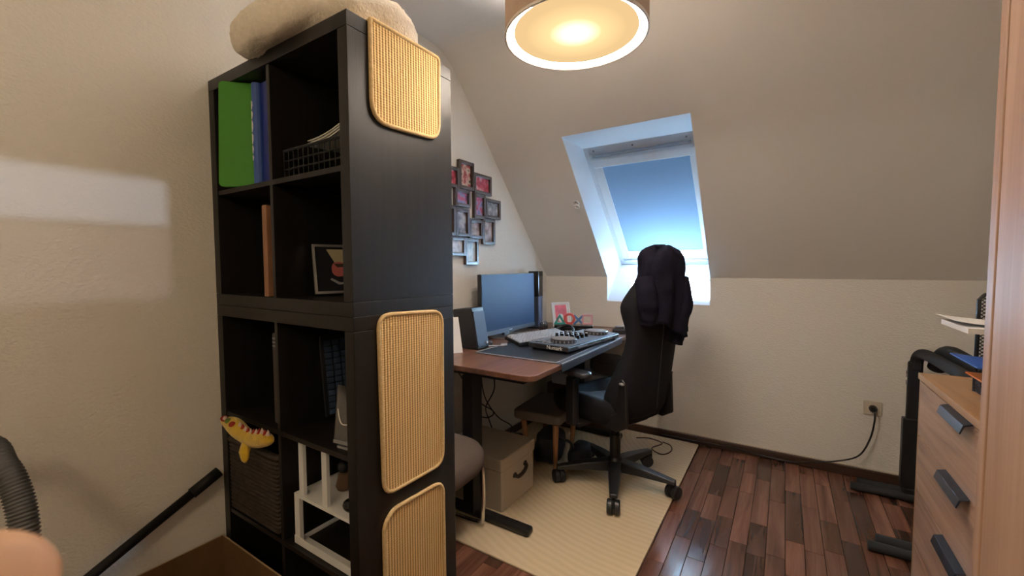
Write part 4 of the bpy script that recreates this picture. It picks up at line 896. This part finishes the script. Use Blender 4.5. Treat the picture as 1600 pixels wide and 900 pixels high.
g = G(); g.v = vs; g.f = [(j*NB+i, j*NB+(i+1) % NB, (j+1)*NB+(i+1) % NB, (j+1)*NB+i) for j in range(len(prof_b)-1) for i in range(NB)]; g.caps(NB, len(prof_b)); bk = g.build('backrest', M_chairblk, ch, smooth=True, sub=1, local=True)
G().tube([Vector((-.205-(z-.44)*TB-.062, y_, z)) for z, y_ in ((.50, 0), (.62, 0), (.80, 0), (1.0, 0))], .0022, 6).build('back_seam', M_blk, bk, local=True)
for k in (-1, 1):
    g = G(); g.prism([(-.255, .44), (-.19, .40), (-.10, .41), (-.11, .455), (-.19, .50), (-.205, .66), (-.22, .68), (-.245, .66)], k*(.200 if k > 0 else .165), k*(.222 if k > 0 else .180), Matrix(((1, 0, 0, 0), (0, 0, 1, 0), (0, 1, 0, 0), (0, 0, 0, 1)))); g.v = [p if p.y*k < .22 else p for p in g.v]
    hb = g.build('hinge_bracket', M_blkm, ch, bevel=.006, local=True)
    G().sphere((-.226, k*(.226 if k > 0 else .184), .655), (.016, .008, .008), 12, 8).build('recline_lever', M_grey if k > 0 else M_blkm, hb, smooth=True, local=True)
# armrests
for k in (-1, 1):
    yy = k*.315
    G().box(-.02, .06, min(yy, k*.19), max(yy, k*.19), .395, .415).build('arm_bracket', M_blkm, ch, bevel=.004, local=True)
    G().box(-.005, .055, yy-.022, yy+.022, .40, .655).build('arm_post', M_blk, ch, bevel=.008, local=True)
    G().box(.002, .048, yy-.016, yy+.016, .40, .672).build('arm_slider', M_blkm, ch, bevel=.004, local=True)
    G().prism([(x_+.03, y_+yy) for x_, y_ in rrect(.25, .085, .038, 6)], .670, .696).build('arm_pad', mat('arm_pad_pu', (.035, .037, .043), .30) if k < 0 else MATS['arm_pad_pu'], ch, bevel=.010, seg=3, local=True)
# ---------------------------------------------------------------- jacket over the chair back
jk = thing('jacket', 'dark jacket draped over the top of the chair back with a sleeve hanging', 'jacket', tuple(CM @ Vector((-.30, 0, 1.30))), rz=R(CA))
def xb(z): return -.205-(z-.44)*TB
def jf(u, v):
    # closed hood around the head of the backrest, open below; v from hem to crown
    a = 2*math.pi*u; z_back = .90+.04*math.sin(3*a); 
    front = math.sin(a) > 0
    zlo = (.99 if front else .91)-.045*math.cos(a)*-1+.018*math.sin(5*a)
    z = zlo+(1.325-zlo)*min(1, v*1.08)
    t = (z-.90)/(1.325-.90)
    hw = .172-.01*t if t < .55 else .1665-.03*(t-.55)/.45
    hw = max(.012, hw*(1 if t < .86 else math.sqrt(max(0, 1-((t-.86)/.15)**2))))
    dp = (.105-.025*t)*(1 if t < .86 else math.sqrt(max(0.02, 1-((t-.86)/.15)**2)))
    cy = math.cos(a); sx = math.sin(a)
    fold = 1+.10*math.sin(6*a+2*v)*(1-t)+.06*math.sin(11*a+4*t)*(1-t*.5)
    p = Vector((xb(z)+sx*dp*fold-.012, cy*hw*fold*.93-.045*(1-t), z+.012*math.sin(4*a)*(1 if t > .8 else 0)))
    p += Vector((mnoise.noise(p*14), mnoise.noise(p*14+Vector((5, 0, 0))), 0))*.010
    return p
CJ = CM
g = G().grid(jf, 56, 26, True, CJ); g.f.append(tuple(25*56+i for i in range(56))); o = g.build('body_cloth', M_jacket, jk, smooth=True); q = o.modifiers.new('t', 'SOLIDIFY'); q.thickness = .008; q.offset = 1
# sleeves
def slv(pts, rad): 
    g = G().tube([CJ @ p for p in catmull(pts, 6)], [rad[min(len(rad)-1, int(i/(6*(len(pts)-1)+1)*len(rad)))] for i in range(6*(len(pts)-1)+1)], 14)
    for i, p in enumerate(g.v): g.v[i] = p+Vector((mnoise.noise(p*18), mnoise.noise(p*18+Vector((3, 1, 0))), 0))*.010
    return g
slv([Vector((-.315, -.10, 1.18)), Vector((-.345, -.10, 1.06)), Vector((-.335, -.09, .97)), Vector((-.32, -.085, .88)), Vector((-.31, -.08, .84))], [.052, .052, .050, .046, .042]).build('hanging_sleeve', M_jacket, jk, smooth=True, sub=1)
sl2 = slv([Vector((-.27, .12, 1.18)), Vector((-.30, .13, 1.09)), Vector((-.295, .12, 1.00)), Vector((-.29, .11, .95))], [.050, .050, .046, .042]).build('near_sleeve', M_jacket, jk, smooth=True, sub=1)
# collar peak
g = G().sphere(CJ @ Vector((xb(1.31)-.02, -.03, 1.318)), (.035, .040, .018), 14, 8); g.build('collar', M_jacket, jk, smooth=True)

# ================================================================ dresser, tray stack, wardrobe, folding frame
DX, DEX, DYA, DYB, DH = 2.110, 2.590, .50, 1.395, .858
dr = thing('dresser', 'oak-finish chest of drawers with dark metal pulls at the right wall', 'dresser', (2.35, .95, .001))
B(DX-.004, DEX, DYA, DYB, DH-.022, DH).build('top', M_oaktop, dr, bevel=.0015)
for a, b in ((DYA, DYA+.018), (DYB-.018, DYB)): B(DX+.001, DEX, a, b, .001, DH-.0225).build('side_panel', M_oakedge, dr, bevel=.001)
B(DX+.02, DEX-.01, DYA+.018, DYB-.018, .03, .05).build('bottom_panel', M_oakedge, dr); B(DEX-.008, DEX-.002, DYA+.018, DYB-.018, .03, DH-.025).build('back_panel', M_oakedge, dr)
B(DX+.025, DX+.04, DYA+.018, DYB-.018, .001, .05).build('plinth', M_oak_x, dr)
zl = [.052, .227, .430, .632, DH-.026]
for a, b in zip(zl[:-1], zl[1:]):
    d = B(DX, DX+.018, DYA+.020, DYB-.020, a+.0025, b-.0025).build('drawer', M_oak_x, dr, bevel=.001)
    g = G(); yc0, yc1 = .862, 1.060
    g.prism([(0, 0), (-.020, -.006), (-.027, -.030), (-.024, -.031), (-.016, -.010), (0, -.004)], yc0, yc1, Matrix(((1, 0, 0, DX-.0005), (0, 0, 1, 0), (0, 1, 0, b+.004), (0, 0, 0, 1))))
    g.build('pull', M_handle, d, bevel=.0008, seg=1)
ts = thing('letter_tray_stack', 'black mesh letter tray stack loaded with papers on the dresser', 'letter tray', (2.36, 1.03, DH))
tx0, tx1, ty0, ty1 = 2.190, 2.50, .86, 1.17
def mesh_panel(g, o, ux, uy, w, h, st=.011, r=.0011):
    o = Vector(o); ux = Vector(ux); uy = Vector(uy); n = int((w+h)/st)
    for k in range(n):
        for sgn in (0, 1):
            s0 = k*st; a0, b0 = (s0, 0) if s0 <= w else (w, s0-w); a1, b1 = (0, s0) if s0 <= h else (s0-h, h)
            if sgn: a0, a1 = w-a0, w-a1
            p, q = o+ux*a0+uy*b0, o+ux*a1+uy*b1
            if (p-q).length > .003: g.bar(p, q, r*2, r*2)
TZ = [DH+.002, DH+.105, DH+.205]
g = G()
for a, b in ((tx0, ty1), (tx1, ty1), (tx0, ty0), (tx1, ty0)):
    zt_ = DH+.30
    G().tube([(a, b, DH+.001), (a, b, zt_-.015), (a+(.012 if a == tx0 else -.012), b, zt_)], .0055, 8).build('post', M_blkm, ts)
for yy in (ty1, ty0): G().tube([(tx0+.01, yy, DH+.30), (tx1-.01, yy, DH+.30)], .0055, 8).build('top_rail', M_blkm, ts)
for yy in (ty1, ty0):
    g = G(); mesh_panel(g, (tx0, yy, DH+.003), (1, 0, 0), (0, 0, 1), tx1-tx0, .29); o = g.build('mesh_side', M_blkm, ts); o['kind'] = 'stuff'
for zz in TZ:
    B(tx0, tx1, ty0, ty1, zz, zz+.003).build('tray', M_blkm, ts)
    if zz > DH+.01: continue
    g = G(); mesh_panel(g, (tx0, ty0, zz), (0, 1, 0), (0, 0, 1), ty1-ty0, .062, .011); o = g.build('tray_lip', M_blkm, ts); o['kind'] = 'stuff'
def sheet(name, label, cat, m, x0, x1, y0, y1, z, h, curl=0):
    g = G(); n = 10
    def f(u, v): return (x0+(x1-x0)*u, y0+(y1-y0)*v, z+curl*(max(0, .45-u)/.45)**2)
    for off in (0, h): g.grid(lambda u, v, off=off: Vector(f(u, v))+Vector((0, 0, off)), n, 3)
    k = 3*n; per = [i for i in range(n)]+[n-1+n*j for j in (1, 2)]+[2*n+i for i in range(n-2, -1, -1)]+[n]
    g.f += [(per[i], per[(i+1) % len(per)], per[(i+1) % len(per)]+k, per[i]+k) for i in range(len(per))]
    return tag(g.build(name, m, smooth=False), label, cat)
sheet('magazine', 'thick white magazine jutting out over the top tray', 'magazine', M_paper, 2.100, 2.48, .90, 1.13, TZ[2]+.004, .014, 0)
sheet('loose_page', 'curled white page lying on the thick magazine', 'paper', M_paper, 2.090, 2.40, .94, 1.15, TZ[2]+.0195, .001, .012)
sheet('blue_folder', 'blue plastic folder poking out of the middle tray', 'folder', M_bluep, 2.120, 2.46, .90, 1.12, TZ[1]+.0035, .004, .010)
sheet('orange_booklet', 'orange booklet lying in the lowest tray', 'booklet', M_orange, 2.150, 2.46, .88, 1.10, TZ[0]+.066, .004, .0)
sheet('paper_stack', 'stack of white papers under the orange booklet', 'paper', M_paper, 2.20, 2.47, .88, 1.14, TZ[0]+.0035, .060, 0)
sheet('dark_booklet', 'dark blue booklet beneath the magazine in the top tray', 'booklet', mat('navy_card', (.015, .03, .12), .5), 2.196, 2.47, .89, 1.14, TZ[1]+.040, .004, 0)
tag(B(2.21, 2.46, .90, 1.13, TZ[1]+.0085, TZ[1]+.039).build('pamphlet_pile', M_paper), 'pile of pamphlets between the blue folder and the navy booklet', 'papers')
# wardrobe
wd = thing('wardrobe', 'tall oak-finish wardrobe edge at the right frame border', 'wardrobe', (2.30, -.1, .001))
WX, WY0, WY1, WH = 2.0, -.50, .367, 2.30
B(WX+.001, RX-.006, WY1-.020, WY1, .001, WH).build('side_panel', M_oak_z, wd, bevel=.002); B(WX+.001, RX-.006, WY0, WY0+.02, .001, WH).build('side_panel', M_oak_z, wd, bevel=.002)
B(WX+.001, RX-.006, WY0+.02, WY1-.02, WH-.02, WH).build('top_panel', M_oak_z, wd); B(RX-.014, RX-.008, WY0+.02, WY1-.02, .05, WH-.02).build('back_panel', M_oak_z, wd); B(WX+.02, RX-.014, WY0+.02, WY1-.02, .03, .05).build('bottom_panel', M_oak_z, wd)
ym = (WY0+WY1)/2
B(WX-.019, WX-.0005, WY1-.030, WY1, .001, WH).build('edge_strip', M_oak_z, wd, bevel=.003)
B(WX-.018, WX-.0005, ym+.002, WY1-.033, .06, WH-.004).build('door', M_oak_z, wd, bevel=.002); B(WX-.018, WX-.0005, WY0+.003, ym-.002, .06, WH-.004).build('door', M_oak_z, wd, bevel=.002)
# folding frame behind the dresser
ff = thing('folding_frame', 'black folding exercise frame with paired feet between dresser and far wall', 'exercise frame', (2.27, 2.0, .001))
for yy in (2.30, 1.70):
    up_ = catmull([(2.272, yy, .03), (2.272, yy, .40), (2.272, yy, .72), (2.280, yy-.03 if yy > 2 else yy+.03, .785)], 6)
    B(2.245, 2.305, yy-.018, yy+.018, .03, .745).build('upright', M_blkm, ff, bevel=.012)
    B(2.232, 2.300, yy-.024, yy+.024, .06, .44).build('outer_sleeve', M_blk, ff, bevel=.006)
    G().tube([(2.025, yy-.030, .022), (2.55, yy-.030, .022)], .021, 14).build('foot_bar', M_rubber, ff, smooth=True); G().tube([(2.06, yy+.035, .024), (2.55, yy+.035, .024)], .023, 14).build('foot_bar', M_rubber, ff, smooth=True)
    B(2.24, 2.30, yy-.035, yy+.035, .02, .07).build('foot_clamp', M_blk, ff, bevel=.006)
G().tube(catmull([(2.278, 2.30, .70), (2.280, 2.295, .755), (2.288, 2.26, .788), (2.30, 2.18, .795), (2.315, 2.0, .79), (2.325, 1.82, .785), (2.32, 1.74, .77), (2.31, 1.70, .70)], 8), .027, 14).build('padded_top_bar', M_rubber, ff, smooth=True)
G().tube(catmull([(2.35, 2.28, .72), (2.36, 2.24, .79), (2.38, 2.18, .815), (2.41, 2.0, .79), (2.44, 1.80, .75)], 8), .036, 14).build('rear_pad', M_rubber, ff, smooth=True)
B(2.2435, 2.2448, 2.288, 2.316, .615, .69).build('warning_label', M_grey, ff); B(2.2425, 2.2436, 2.294, 2.310, .640, .655).build('label_mark', M_paper, ff); B(2.2425, 2.2436, 2.291, 2.314, .676, .686).build('label_band', mat('label_rust', (.16, .07, .05), .6), ff)
